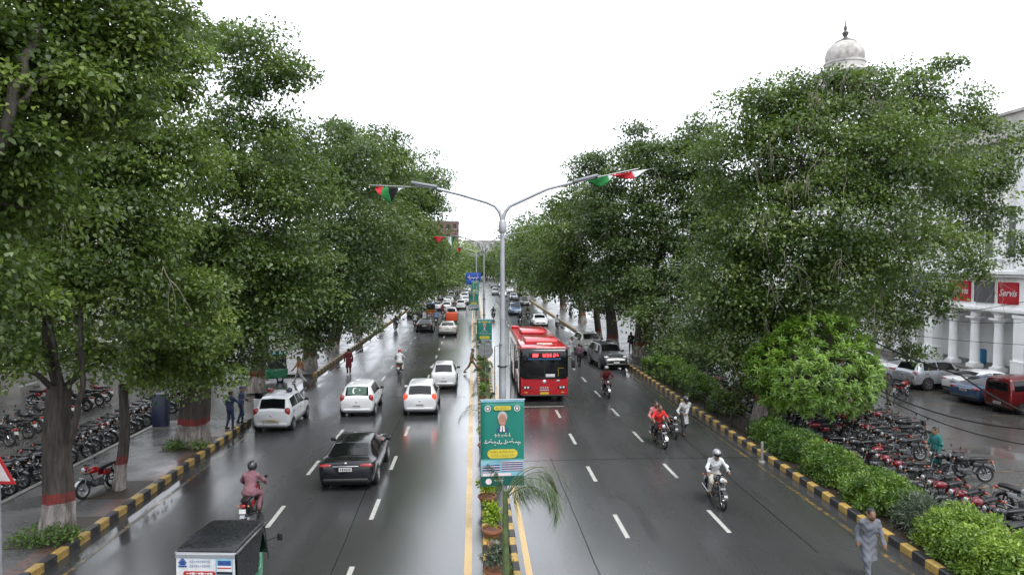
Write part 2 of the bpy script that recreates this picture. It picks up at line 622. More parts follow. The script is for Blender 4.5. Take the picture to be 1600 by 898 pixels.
# tar seams and an old trench patch in the right carriageway
tar = M('tar_seam', (.008, .008, .008), .3)
def seam(pts, w):
    b = MB()
    P = []
    for (x0, y0), (x1, y1) in zip(pts[:-1], pts[1:]):
        for i in range(14): P.append((x0 + (x1 - x0) * i / 14 + random.uniform(-.015, .015), y0 + (y1 - y0) * i / 14 + random.uniform(-.015, .015)))
    P.append(pts[-1])
    n = Vector((pts[-1][1] - pts[0][1], -(pts[-1][0] - pts[0][0]), 0)).normalized() * w / 2
    for a, c in zip(P[:-1], P[1:]):
        b.poly([(a[0] - n.x, a[1] - n.y, .003), (c[0] - n.x, c[1] - n.y, .003), (c[0] + n.x, c[1] + n.y, .003), (a[0] + n.x, a[1] + n.y, .003)])
    tag(b.build('tar_seam', tar, smooth=0), kind='structure')
seam([(3.05, 13), (2.95, 26)], .035)
seam([(1.5, 25.6), (6, 25.7), (11, 25.6)], .05)
seam([(-10, 38.2), (-4, 38.3), (-.4, 38.2)], .06)
seam([(-3.4, 14), (-3.6, 24), (-3.5, 40)], .025)
seam([(8.9, 17), (9.0, 30), (8.9, 46)], .03)
# ================================================================== trees and plants
def bark_mat(name, c, dirt=0.0):
    m, t, out = nt(name)
    p = t.nodes.new('ShaderNodeBsdfPrincipled')
    tc = t.nodes.new('ShaderNodeTexCoord').outputs['Object']
    mp = t.nodes.new('ShaderNodeMapping')
    mp.inputs['Scale'].default_value = (1, 1, .16)
    t.links.new(tc, mp.inputs['Vector'])
    ridge = noise(t, mp.outputs[0], 9, 5, .65)
    blot = noise(t, tc, 2.2, 5, .6)
    cc = mixc(t, remap(t, ridge, .35, .65, 0, 1), tuple(x * .35 for x in c), tuple(x * 1.35 for x in c))
    cc = mixc(t, remap(t, blot, .45, .7, 0, .35 + dirt * .6), cc, (.035, .032, .024))
    t.links.new(cc, p.inputs['Base Color'])
    p.inputs['Roughness'].default_value = .75
    bp = t.nodes.new('ShaderNodeBump')
    bp.inputs['Strength'].default_value = 1.0
    bp.inputs['Distance'].default_value = .05
    t.links.new(ridge, bp.inputs['Height'])
    t.links.new(bp.outputs[0], p.inputs['Normal'])
    t.links.new(p.outputs[0], out.inputs['Surface'])
    return m
bark = bark_mat('bark', (.055, .044, .036))
bark_white = bark_mat('bark_whitewash', (.27, .235, .215), .7)
bark_red = bark_mat('bark_red_band', (.17, .02, .016), .3)
twig_pale = M('bare_twig', (.22, .19, .155), .8, var=.3)
leaf_a = leaf_mat('leaf_fig', (.030, .058, .015), (.086, .136, .030), (.205, .270, .055), .40, .40)
leaf_c = leaf_mat('leaf_dark', (.028, .054, .019), (.076, .120, .037), (.175, .230, .065), .38, .38)
leaf_b = leaf_mat('leaf_broad', (.032, .060, .014), (.092, .142, .028), (.220, .290, .050), .42, .40)
leaf_y = leaf_mat('leaf_young', (.036, .085, .010), (.110, .215, .020), (.235, .375, .045), .36)
leaf_h = leaf_mat('leaf_hedge', (.035, .085, .012), (.095, .18, .022), (.26, .38, .05), .34)
leaf_g = leaf_mat('leaf_grey', (.04, .06, .04), (.075, .10, .065), (.13, .16, .11), .2)
leaf_l = leaf_mat('leaf_lime', (.09, .16, .01), (.22, .34, .02), (.40, .50, .05), .35)
leaf_p = leaf_mat('leaf_palm', (.035, .065, .022), (.07, .12, .04), (.16, .21, .085), .2, .35)

def unit(a):
    return a / np.maximum(np.linalg.norm(a, axis=1, keepdims=True), 1e-9)

def leaf_arrays(P, T, N, L, Wd, fold=.18, rng=RNG, hexa=False):
    "P base points, T tip directions, N face normals, L lengths, Wd widths -> quads"
    T = unit(T)
    S = unit(np.cross(T, N))
    Nn = np.cross(S, T)
    L = L[:, None]; Wd = Wd[:, None]
    v0 = P
    v1 = P + T * L * .42 + S * Wd * .5 + Nn * Wd * fold
    v2 = P + T * L - Nn * L * .08
    v3 = P + T * L * .42 - S * Wd * .5 + Nn * Wd * fold
    V = np.stack([v0, v1, v2, v3], 1).reshape(-1, 3)
    F = np.arange(len(P) * 4, dtype=np.int32).reshape(-1, 4)
    if not hexa: return V, F
    a1 = P + T * L * .22 + S * Wd * .44 + Nn * Wd * fold
    a2 = P + T * L * .58 + S * Wd * .36 + Nn * Wd * fold * .6
    b1 = P + T * L * .22 - S * Wd * .44 + Nn * Wd * fold
    b2 = P + T * L * .58 - S * Wd * .36 + Nn * Wd * fold * .6
    V = np.stack([v0, a1, a2, v2, b2, b1], 1).reshape(-1, 3)
    return V, np.arange(len(P) * 6, dtype=np.int32).reshape(-1, 6)

def crown_mesh(name, clumps, per, size, mat, rng, aspect=.75, droop=.5, tone0=.35, hexa=False, top=.0):
    "clumps: (n,4) x y z r"
    n = len(clumps)
    k = np.repeat(np.arange(n), per)
    c = clumps[k, :3]; r = clumps[k, 3]
    d = unit(rng.normal(size=(len(k), 3)))
    if top:                                          # clumps carry most leaves on their upper side
        low = (d[:, 2] < -.05) & (rng.uniform(0, 1, len(k)) < top)
        d[low, 2] *= -1
    rad = rng.uniform(0, 1, len(k)) ** (.36 if top else .55)
    off = d * (rad * r)[:, None] * np.array([1.1, 1.1, .72])
    P = c + off
    T = d * .8 + rng.normal(size=d.shape) * .5
    T[:, 2] -= droop
    N = d * .5 + rng.normal(size=d.shape) * .45
    N[:, 2] += .75
    L = size * 1.0 * rng.uniform(.6, 1.25, len(k))
    V, F = leaf_arrays(P, T, N, L, L * aspect * rng.uniform(.8, 1.1, len(k)), hexa=hexa)
    ct = rng.normal(0, .20, n)
    tone = np.clip(tone0 + ct[k] + rng.normal(0, .11, len(k)) + .25 * (rng.uniform(0, 1, len(k)) > .965), 0, 1)
    return np_mesh(name, V, F, mat, tone)

def curve_pts(a, b, n, sag, rng, wob=.12):
    a, b = np.array(a, float), np.array(b, float)
    L = np.linalg.norm(b - a)
    ts = np.linspace(0, 1, n)
    P = a[None] * (1 - ts[:, None]) + b[None] * ts[:, None]
    P[:, 2] += sag * L * 4 * ts * (1 - ts)
    w = rng.normal(size=(n, 3)) * wob * L * .18
    w[0] = 0; w[-1] = 0
    return P + w

def trunk_loft(b, base, top, r0, r1, rng, painted=True, z0=.1, flute=.26):
    n = 30
    hs = [0, .12, .35, .7, .93, .95, 1.2, 1.22, 1.6]
    H = top[2] - base[2]
    hs = [h for h in hs if h < H * .8] + list(np.linspace(max(1.8, H * .5), H, 4))
    ph = rng.uniform(0, 6.28, 4)
    lean = np.array(top) - np.array(base)
    rings, hh = [], []
    for h in hs:
        t = h / H
        c = np.array(base) + lean * t
        c[:2] += .06 * np.sin(np.array([t * 5 + ph[0], t * 4 + ph[1]])) * min(1, h)
        r = r0 + (r1 - r0) * t + r0 * .22 * math.exp(-h / .35)
        ring = []
        for k in range(n):
            a = 2 * math.pi * k / n
            q = r * (1 + flute * (1 - .5 * t) * (math.sin(3 * a + ph[2] + .4 * h) * .45 + abs(math.sin(3.5 * a + ph[3])) * .7 - .4 + .28 * math.sin(11 * a + ph[0] + .6 * h)))
            ring.append((c[0] + q * math.cos(a), c[1] + q * math.sin(a), c[2]))
        rings.append(ring); hh.append(h)
    for i in range(len(rings) - 1):
        m = .5 * (hh[i] + hh[i + 1])
        b.cm = (1 if m < .94 else 2 if m < 1.21 else 0) if painted else 0
        b.loft([rings[i], rings[i + 1]], True, False)
    b.cm = 0
    return rings[-1]

def tree(label, base, r0, boughs, size, mat=leaf_a, fork=4.0, cover=3.0, seed=1, painted=True, twigs=0, clump=.75, group='street trees along the avenue', limb=.42, tone0=.35, name='street_tree', lean=None, limbs=()):
    rng = np.random.default_rng(seed)
    size *= .9
    clump *= 1.3
    bx, by = base[0], base[1]
    root = thing(name, label, 'tree', (bx, by, 0), 0, group)
    BW = np.array([[*(W(px, py, y)), r] for px, py, y, r in boughs])
    BW[:, :2] -= [bx, by]
    zmid = BW[:, :3].mean(0)
    top = np.array([zmid[0] * .12, zmid[1] * .12, fork]) if lean is None else np.array(lean)
    b = MB()
    trunk_loft(b, (0, 0, .08), top, r0, r0 * .72, rng, painted)
    order = np.argsort(-BW[:, 3])
    hubs = []
    for i in order:                                  # limbs to the boughs
        c = BW[i, :3]
        src = top + np.array([0, 0, -.2])
        rad = r0 * limb * (BW[i, 3] / BW[:, 3].max()) ** .7
        if hubs:
            ds = [np.linalg.norm(h[0] - c) for h in hubs]
            j = int(np.argmin(ds))
            if ds[j] < np.linalg.norm(top - c) * .75:
                src, rad = hubs[j][0], min(rad, hubs[j][1] * .75)
        P = curve_pts(src, c, 6, .05, rng)
        b.tube(P, list(np.linspace(rad, rad * .45, 6)), 6)
        hubs.append((P[3], rad * .7)); hubs.append((c, rad * .5))
    cl = []
    tot = 0
    for i in range(len(BW)):
        c, r = BW[i, :3], BW[i, 3]
        n = max(4, int(6.5 * (r / clump) ** 1.9))
        d = unit(rng.normal(size=(n, 3)))
        rad = rng.uniform(.25, 1.0, n) ** .6
        p = c + d * (rad * r)[:, None] * np.array([1, 1, .85])
        rr = clump * rng.uniform(.6, 1.3, n) * min(1, .6 + r / 4)
        cl.append(np.c_[p, rr])
        tot += math.pi * r * r
        for q in p[: max(3, n // 4)]:
            P = curve_pts(c, q, 4, -.02, rng)
            b.tube(P, [r0 * .055 + .012, r0 * .04 + .01, .012, .006], 4, False)
    cl = np.concatenate(cl)
    cl = cl[cl[:, 2] > .9]
    b.build('trunk', [bark, bark_white, bark_red], root, 60)
    nleaf = 1.45 * cover * tot / (.36 * size * size)
    per = max(6, int(nleaf / len(cl)))
    for pts, rl in limbs:                            # big limbs that show between the leaves
        lb = MB()
        Pw = [W(*q) - Vector((bx, by, 0)) for q in pts]
        pp = []
        for a_, c_ in zip(Pw[:-1], Pw[1:]):
            pp += [a_.lerp(c_, t_) + Vector(rng.normal(size=3) * .02) for t_ in (0, .33, .66)]
        pp.append(Pw[-1])
        lb.tube(pp, list(np.linspace(rl, rl * .6, len(pp))), 10)
        lb.build('limb', bark, root, 60)
    link('crown', crown_mesh('crown', cl, per, size, mat, rng, tone0=tone0, hexa=by < 25, top=.66), root)
    if twigs:                                        # bare hanging twigs
        tb = MB()
        for i in range(twigs):
            k = rng.integers(0, len(BW))
            d = np.array([rng.normal() * .5, -1.0, rng.uniform(-.3, .5)]); d /= np.linalg.norm(d)
            s = BW[k, :3] + d * BW[k, 3] * 1.0
            for _ in range(5):
                e = s + np.array([rng.normal() * .5, -.15 + rng.normal() * .25, -rng.uniform(.4, 1.5)])
                P = curve_pts(s, e, 5, rng.uniform(-.15, .25), rng, .14)
                tb.tube(P, [.012, .010, .008, .006, .004], 3, False)
                s = P[2] if rng.uniform() < .5 else s
        tb.build('hanging_twigs', twig_pale, root, 60)['kind'] = 'stuff'
    return root

# ---- left side, from the near end
tree('huge overhanging tree at the top left corner with its trunk out of frame', (-14.6, 11.0), .6,
     [(-90, 90, 12, 2.2), (40, 20, 13, 1.7), (150, 5, 13.5, 1.5), (10, 150, 12, 1.3), (150, 110, 13.5, 1.3), (205, 50, 14, .9), (-60, 300, 12, 1.8), (50, 290, 13, 1.0),
      (90, 190, 13, 1.0), (180, 190, 13.5, .8), (-60, 430, 12, 1.3)], .12, leaf_b, 4.6, 2.5, 11, False, clump=.6, limb=.5, tone0=.45,
     limbs=[([(-60, 330, 11.6), (0, 235, 11.3), (18, 165, 11.3), (42, 95, 11.6), (60, 40, 12.2)], .10), ([(20, 165, 11.3), (70, 120, 11.9), (120, 95, 12.4)], .04)])
tree('thick old tree with red and white painted trunk beside warning triangle', (-11.4, 19.1), .38,
     [(40, 330, 19, 2.0), (130, 300, 19.5, 2.0), (220, 340, 20, 1.7), (55, 440, 18.5, 1.5), (170, 440, 19, 1.5), (260, 430, 20, 1.4), (110, 200, 20, 2.0), (215, 210, 20.5, 1.9),
      (280, 270, 21, 1.4), (10, 560, 18, .9), (185, 545, 19.5, .9), (280, 500, 20, 1.3), (-40, 420, 19, 2), (240, 120, 21, 1.4), (270, 70, 21.5, .9)],
     .145, leaf_b, 4.2, 2.7, 12, True, twigs=6, clump=.65, tone0=.42,
     limbs=[([(112, 690, 19.0), (130, 600, 18.6), (126, 510, 18.5), (132, 420, 18.8), (150, 340, 19.2)], .08), ([(98, 640, 19.0), (82, 530, 18.5), (62, 450, 18.4), (30, 380, 18.6)], .065)])
tree('slim young tree with red banded trunk between two thick trunks on left pavement', (-11.5, 22.6), .17,
     [(240, 545, 22, 1.2), (300, 520, 22.5, 1.3), (325, 570, 23, 1.0), (225, 585, 22, .7)], .16, leaf_b, 3.6, 2.7, 13, True, clump=.6, limb=.5, tone0=.55)
tree('tall thick tree nearest the parked police car', (-11.4, 28.2), .58,
     [(385, 95, 28, 1.9), (432, 120, 28, 1.1), (355, 70, 28.5, .9), (350, 200, 28, 1.7), (400, 270, 27, 2.0), (330, 330, 27, 2.3), (420, 360, 27, 2.1), (300, 430, 27, 2.2), (380, 450, 27, 2.2),
      (455, 420, 28, 1.9), (345, 545, 27, 1.8), (400, 515, 27, 1.2), (285, 570, 27, 1.7), (470, 300, 29, 1.7), (285, 80, 29, 1.1), (435, 200, 28, 1.0)], .18, leaf_a, 4.5, 2.6, 14, True, clump=.75,
     limbs=[([(318, 600, 28.0), (340, 500, 26.6), (350, 435, 26.4), (390, 390, 26.4)], .12), ([(300, 260, 28), (318, 215, 27.4), (345, 190, 27.2), (375, 165, 27.4)], .07)])
tree('leafy tree over the green auto rickshaw', (-12.6, 40), .45,
     [(470, 285, 40, 2.8), (515, 245, 41, 2.2), (560, 280, 40, 2.3), (500, 360, 39, 2.8), (570, 370, 40, 2.6), (450, 440, 39, 2.8), (530, 450, 39, 2.6), (480, 510, 39, 2.0),
      (555, 500, 41, 1.6), (445, 235, 41, 1.8)], .21, leaf_c, 4.3, 2.8, 15, True, clump=.85)
tree('leafy tree with whitewashed foot at the pavement corner', (-11.6, 48.5), .5,
     [(590, 255, 50, 2.8), (595, 345, 50, 3.2), (580, 430, 49, 2.8), (615, 420, 50, 2.0), (560, 470, 49, 2.0), (545, 225, 50, 2.0)],
     .25, leaf_a, 4.4, 2.9, 16, True, clump=.95)
tree('leafy tree behind the blue board on the left', (-11.7, 57), .5,
     [(640, 280, 68, 3.4), (672, 292, 70, 2.0), (648, 345, 68, 3.4), (656, 390, 66, 2.2), (635, 415, 60, 3), (610, 465, 59, 2.2), (605, 400, 60, 3), (615, 300, 62, 3), (650, 310, 68, 3)], .28, leaf_a, 4.4, 2.9, 17, True, clump=1.05)
LF = [(-12.2, 72, 18, [(655, 370, 74, 2.6), (655, 420, 72, 3.2), (640, 450, 72, 2.6), (676, 402, 74, 1.6), (645, 380, 74, 3)]),
      (-12.4, 90, 19, [(674, 400, 92, 2.4), (672, 425, 90, 3.2), (655, 450, 90, 2.6), (698, 415, 92, 1.6)]),
      (-12.6, 112, 20, [(690, 400, 114, 2.8), (685, 428, 112, 3.4), (700, 425, 112, 2.2)]),
      (-12.2, 140, 21, [(700, 402, 142, 3.2), (696, 427, 140, 4), (708, 425, 140, 2.6)]),
      (-12.8, 180, 22, [(708, 402, 180, 4.2), (703, 425, 180, 5), (715, 422, 180, 3)]),
      (-13, 230, 23, [(716, 404, 230, 5), (712, 422, 230, 6)])]
WORD = ['nearest', 'second', 'third', 'fourth', 'fifth', 'farthest']
for i, (x, y, s, bs) in enumerate(LF):
    tree(f'{WORD[i]} of the distant trees along the left pavement', (x, y), .45, bs, .0042 * y, leaf_a, 4.2, 3.0, s, i < 3, clump=.016 * y, group='distant street trees')
# ---- right side
tree('broad tree behind the round clipped tree, trunk with dark red band', (13.9, 31.2), .68,
     [(1200, 205, 31, 2.2), (1275, 155, 31, 1.5), (1345, 175, 31, 1.7), (1150, 270, 31, 2.3), (1250, 260, 30, 2.6), (1350, 260, 30, 2.8), (1430, 250, 30, 2.4),
      (1180, 360, 30, 2.4), (1280, 370, 29, 2.6), (1380, 370, 29, 2.6), (1200, 450, 30, 2.3), (1300, 455, 29, 2.0), (1130, 430, 31, 2.1), (1150, 520, 31, 1.8), (1220, 510, 30, 1.6), (1300, 128, 31, .9), (1350, 132, 31, .9), (1240, 180, 31, 1.5), (1165, 590, 32, 1.0), (1120, 500, 33, 1.8)],
     .19, leaf_a, 4.6, 2.6, 31, True, twigs=46, clump=.8)
tree('tree at the edge of the parking lot in front of the white building', (18.6, 35.5), .5,
     [(1470, 290, 35, 2.3), (1530, 275, 35, 1.8), (1490, 385, 35, 2.0), (1430, 435, 34, 2.0), (1555, 330, 35, 1.2), (1395, 500, 34, 1.6), (1345, 490, 34, 1.8), (1530, 425, 36, .7), (1430, 550, 34, .5),
      (1590, 385, 36, .9), (1430, 150, 36, 1.8), (1490, 175, 36, 1.8), (1400, 200, 36, 2), (1545, 205, 36, 1.2), (1595, 240, 35, .9), (1460, 475, 34, .8), (1485, 110, 36, .7)],
     .20, leaf_a, 5.0, 2.4, 32, True, twigs=22, clump=.75)
tree('massive dark trunked tree behind the bushes with iron fence', (13.4, 53), .72,
     [(1000, 225, 53, 1.9), (1060, 255, 52, 2.6), (960, 270, 53, 2.4), (918, 262, 54, 1.5), (1100, 240, 51, 2.2), (980, 350, 52, 3.0), (1060, 350, 51, 3.0), (920, 350, 53, 2.4), (1110, 380, 50, 2.8),
      (1000, 440, 51, 2.8), (1070, 460, 50, 2.8), (1110, 530, 47, 2.2), (950, 450, 52, 2.2), (1050, 530, 48, 1.8), (1100, 580, 43, 1.2), (1010, 290, 52, 2.6), (1030, 400, 51, 2.6), (1140, 460, 46, 2.2), (1150, 300, 49, 2.2), (1080, 210, 51, 1.4), (960, 395, 52, 2.0), (1120, 330, 50, 2.4), (1090, 300, 51, 2.4), (940, 320, 53, 2.0), (1060, 565, 45, 1.3), (1135, 565, 41, 1.4), (1020, 500, 48, 1.6), (1085, 545, 44, 1.6)], .25, leaf_c, 5.2, 2.8, 33, True, twigs=40, clump=.95)
tree('tree with red banded trunk beside the parked dark car', (12.0, 58.5), .5,
     [(900, 320, 60, 2.3), (890, 380, 60, 2.8), (935, 400, 60, 2.8), (900, 440, 61, 2.4), (950, 470, 60, 2.0), (870, 430, 62, 1.8), (985, 480, 60, 1.8), (930, 340, 60, 2.4)], .28, leaf_b, 5.0, 2.8, 34, True, twigs=10, clump=1.0)
tree('thin trunked tree beside the parked white jeep', (11.9, 64), .32,
     [(880, 350, 66, 2.2), (865, 400, 66, 2.6), (900, 455, 66, 2.0), (860, 440, 66, 2.0)], .3, leaf_a, 5.0, 2.8, 35, True, clump=1.05)
RF = [(13.5, 84, 41, [(855, 365, 85, 2.4), (842, 395, 85, 3), (880, 430, 84, 3), (850, 435, 85, 2.6)]),
      (13.8, 104, 42, [(835, 360, 106, 2.4), (828, 395, 106, 3.6), (850, 430, 104, 3.4), (830, 430, 105, 2.4)]),
      (13.6, 128, 43, [(822, 372, 130, 3.2), (815, 405, 130, 4), (825, 430, 130, 3.4)]),
      (13.8, 158, 44, [(812, 390, 160, 4.2), (805, 415, 160, 4.4), (812, 430, 160, 3)]),
      (14, 200, 45, [(800, 398, 200, 5), (796, 420, 200, 5)]),
      (13, 250, 46, [(790, 404, 250, 5.5), (786, 420, 250, 5)])]
for i, (x, y, s, bs) in enumerate(RF):
    tree(f'{WORD[i]} of the distant trees along the right pavement', (x, y), .45, bs, .0042 * y, leaf_a, 4.4, 3.0, s, i < 3, clump=.016 * y, group='distant street trees')
for i, (x, y, bs) in enumerate([(-10, 300, [(718, 415, 300, 7), (728, 422, 300, 6)]), (2, 320, [(748, 408, 320, 5), (742, 422, 320, 7), (755, 421, 320, 6)]), (14, 310, [(770, 412, 310, 7), (780, 420, 310, 7)])]):
    tree(['dark tree closing the far left end of the avenue', 'rounded tree closing the middle of the avenue', 'dark tree closing the far right end of the avenue'][i],
         (x, y), .5, bs, 1.2, leaf_a, 5, 3.0, 50 + i, False, clump=3.5, group='distant street trees')
# palm like tree tops over the left service road, behind the pavement trees
for i, (x, y, bs) in enumerate([(-24, 34, [(80, 470, 34, 2.2), (30, 510, 34, 2.2), (120, 540, 34, 1.6), (10, 400, 34, 2.6)]), (-22, 52, [(250, 470, 52, 3), (320, 460, 52, 3), (290, 530, 52, 2.2), (400, 480, 52, 2.6)])]):
    tree(['tree beyond the service road at the left edge', 'tree beyond the service road behind the police car'][i], (x, y), .35, bs, .26, leaf_a, 3, 2.0, 60 + i, False, clump=.9, group='trees beyond the service road')

# ---- the round clipped tree with long whorled leaves
def round_tree():
    rng = np.random.default_rng(71)
    g = Vector((14.55, 28.6, 0))
    root = thing('clipped_tree', 'bright green round clipped tree standing behind the right hedge', 'tree', g)
    b = MB()
    trunk_loft(b, (0, 0, .05), (.05, 0, 1.7), .16, .12, rng, True)
    nr = 1050
    d = unit(rng.normal(size=(nr, 3)))
    d = d[d[:, 2] > -.75]
    c = np.array([.1, 0, 2.85])
    lump = 1 + .035 * np.sin(d[:, 0] * 5 + 1) + .04 * np.sin(d[:, 1] * 6 + d[:, 2] * 5)
    rad = rng.uniform(.92, 1.0, len(d)) * lump
    inner = rng.uniform(0, 1, len(d)) < .25
    rad[inner] *= rng.uniform(.6, .9, inner.sum())
    Rr = np.array([2.78, 2.6, 2.35])
    P = c + d * rad[:, None] * Rr
    P[:, 2] += np.where(d[:, 2] > .75, .25, 0)
    for q in P[::8]:
        b.tube(curve_pts((.05, 0, 1.6), q, 5, .05, rng), [.05, .04, .03, .02, .008], 4, False)
    b.build('trunk', [bark, bark_white, bark_red], root, 60)
    per = 34
    k = np.repeat(np.arange(len(P)), per)
    ax = unit(d * .75 + rng.normal(size=d.shape) * .15 + np.array([0, 0, .55]))[k]
    a = rng.uniform(0, 6.28, len(k))
    u = unit(np.cross(ax, rng.normal(size=ax.shape)))
    tip = u * .9 + ax * rng.uniform(-.35, .7, len(k))[:, None]
    base = P[k] + ax * rng.uniform(-.22, .1, len(k))[:, None] + rng.normal(size=ax.shape) * .05
    L = rng.uniform(.14, .26, len(k))
    V, F = leaf_arrays(base, tip, ax, L, L * .26, .12)
    tone = np.clip(.58 + rng.normal(0, .13, len(P))[k] + rng.normal(0, .12, len(k)), 0, 1)
    link('crown', np_mesh('crown', V, F, leaf_y, tone), root)
round_tree()

# ---- shrubs and hedge
def shrub(label, loc, rad, size, mat, seed, per=60, nclump=60, tone0=.45, aspect=.45, name='shrub', group='shrubs along the right kerb'):
    rng = np.random.default_rng(seed)
    root = thing(name, label, 'shrub', (loc[0], loc[1], .13), 0, group)
    rx, ry, rz = rad
    d = unit(rng.normal(size=(nclump, 3)))
    d[:, 2] = np.abs(d[:, 2]) * 1.0 - .12
    d = d / (np.abs(d).max(1, keepdims=True) ** .55)
    q = rng.uniform(.55, 1, nclump)[:, None] ** .7 * (1 + .1 * np.sin(d[:, :1] * 5 + seed))
    P = d * q * np.array([rx, ry, rz]) + np.array([0, 0, .12])
    cl = np.c_[P, rng.uniform(.5, 1, nclump) * .33]
    cl = cl[cl[:, 2] > .05]
    b = MB()
    for p in P[::4]:
        b.tube(curve_pts((p[0] * .3, p[1] * .3, 0), p, 4, .03, rng), [.022, .018, .012, .006], 4, False)
    b.build('stems', bark, root, 60)
    link('foliage', crown_mesh('foliage', cl, per, size, mat, rng, aspect=aspect, droop=-.1, tone0=tone0), root)
    return root
for i, (lab, px, py, rad, mat, t0) in enumerate([
        ('light green bushy shrub in the bottom right corner', 1570, 915, (1.0, 1.0, 1.35), leaf_h, .85),
        ('light green shrub second from the bottom right corner', 1475, 872, (.85, .95, 1.35), leaf_h, .78),
        ('feathery grey green bush between two green shrubs', 1405, 835, (.55, .7, 1.05), leaf_g, .5),
        ('dense green shrub just behind the feathery grey bush', 1345, 795, (.9, 1.3, 1.15), leaf_h, .55),
        ('dense green shrub in the middle of the right hedge', 1288, 752, (.9, 1.4, 1.2), leaf_h, .5),
        ('dark green shrub at the foot of the round clipped tree', 1232, 712, (.85, 1.2, 1.0), leaf_h, .24),
        ('small dark shrub by the red banded trunk', 1188, 690, (.6, .8, .7), leaf_h, .26)]):
    g = G(px, py, .1)
    shrub(lab, (max(12.3, min(g.x, 12.6)), g.y), (rad[0] * .92, rad[1] * 1.0, rad[2] * .78), .105 if i != 2 else .2, mat, 80 + i, 130 if i != 2 else 60, 150 if rad[0] > .6 else 70, t0 - .1, .45 if i != 2 else .12)
for i, (lab, y, rad, mat, t0) in enumerate([
        ('low dark bush behind the grey kerbside post', 27.6, (.6, .8, .7), leaf_h, .3),
        ('loose bush behind the iron fence beside two motorcycles', 33.0, (.7, 1.0, .9), leaf_a, .5),
        ('green bush behind the man pushing his motorcycle', 36.2, (.8, 1.2, 1.25), leaf_h, .25),
        ('green bush in the middle of the iron fence', 39.2, (.8, 1.4, 1.3), leaf_h, .35),
        ('light green bush near the far end of the iron fence', 42.2, (.8, 1.3, 1.35), leaf_h, .5),
        ('clipped green bush at the far end of the iron fence', 45.2, (.9, 1.2, 1.3), leaf_h, .3)]):
    shrub(lab, (12.45, y), rad, .16, mat, 95 + i, 60, 90, t0)
# weeds round the nearest trunk
for i, (lab, x, y) in enumerate((('weeds growing at the foot of the thick trunk by warning triangle', -11.3, 18.5), ('weeds at the foot of the trunk near police car', -11.5, 27.6))):
    shrub(lab, (x, y), (.8, .5, .16), .1, leaf_h, 110 + i, 22, 40, .3, .6, 'weeds', 'weeds round the trunks')

# ---- palms and pot plants on the median
def palm(label, x, y, h, fronds, seed, trunk_r=.06, mat=leaf_p, name='palm'):
    rng = np.random.default_rng(seed)
    root = thing(name, label, 'palm', (x, y, .12), 0, 'young palms on the median')
    b = MB()
    b.tube([(0, 0, 0), (.01, .01, h * .3), (0, .0, h * .62), (.0, 0, h * .8)], [trunk_r * 1.25, trunk_r, trunk_r * .9, trunk_r * .5], 9)
    b.build('trunk', M('palm_stem', (.10, .14, .055), .5, var=.4, scale=9), root, 60)
    for (az, el, ln, droop) in fronds:
        n = 22
        pts = []
        p = np.array([0, 0, h * .74]); e = el
        for i in range(n):
            pts.append(p.copy())
            dr = np.array([math.cos(az) * math.cos(e), math.sin(az) * math.cos(e), math.sin(e)])
            p = p + dr * ln / n
            e -= droop / n * (.4 + 1.4 * i / n)
        pts = np.array(pts)
        rb = MB()
        rb.tube(pts[::2], list(np.linspace(.016, .004, len(pts[::2]))), 4, False)
        fr = rb.build('frond', M('palm_rib', (.12, .15, .06), .5), root, 60)
        k = np.repeat(np.arange(4, n), 4)
        k = np.r_[k, k]
        side = np.r_[np.ones(len(k) // 2), -np.ones(len(k) // 2)]
        tdir = np.gradient(pts, axis=0); tdir = unit(tdir)
        t_ = tdir[k]
        s_ = unit(np.cross(t_, np.array([[0, 0, 1.0]])))
        tip = s_ * side[:, None] * .38 + t_ * .5 + rng.normal(size=t_.shape) * .16
        tip[:, 2] -= rng.uniform(.5, 1.9, len(k))
        ll = rng.uniform(.34, .74, len(k)) * (1 - .4 * (k / n)) * min(1.35, ln / 1.5)
        base = pts[k] + t_ * rng.uniform(-.04, .04, len(k))[:, None]
        V, F = leaf_arrays(base, tip, np.cross(tip, s_), ll, np.full(len(k), .017), .1)
        set_parent_obj = link('leaflets', np_mesh('leaflets', V, F, mat, np.clip(.5 + rng.normal(0, .2, len(k)), 0, 1)), fr)
    return root
palm('young palm in front of the green banner with fronds hanging to the right', .66, 14.2, 3.25,
     [(R(-5), R(70), 2.1, R(185)), (R(22), R(58), 1.9, R(185)), (R(-35), R(64), 2.0, R(190)), (R(8), R(78), 1.8, R(200)), (R(150), R(82), .9, R(60)), (R(-15), R(50), 1.3, R(150))], 121, .075)
palm('young palm behind the green banner with one frond over the yellow line', .45, 24.0, 2.6,
     [(R(185), R(48), 1.35, R(150)), (R(170), R(70), 1.0, R(120)), (R(80), R(70), 1.2, R(120)), (R(20), R(75), 1.0, R(120)), (R(-60), R(70), 1.0, R(120))], 122)
for i, (y, h) in enumerate(((29.5, 1.9), (34, 2.3), (39, 2.0), (44, 2.4), (49, 2.1), (58, 2.4))):
    palm(['slim palm on the median by the yellow green plant', 'slim palm on the median behind the round sign', 'slim palm on the median beside the striding man', 'slim palm before the second green banner', 'slim palm beside the second green banner', 'farthest slim palm on the median'][i],
         .62, y, h, [(R(50 + 72 * k + 20 * i), R(74 - 9 * (k % 2)), .62 + .2 * ((k + i) % 3), R(105 + 15 * k)) for k in range(4)], 130 + i, .035)
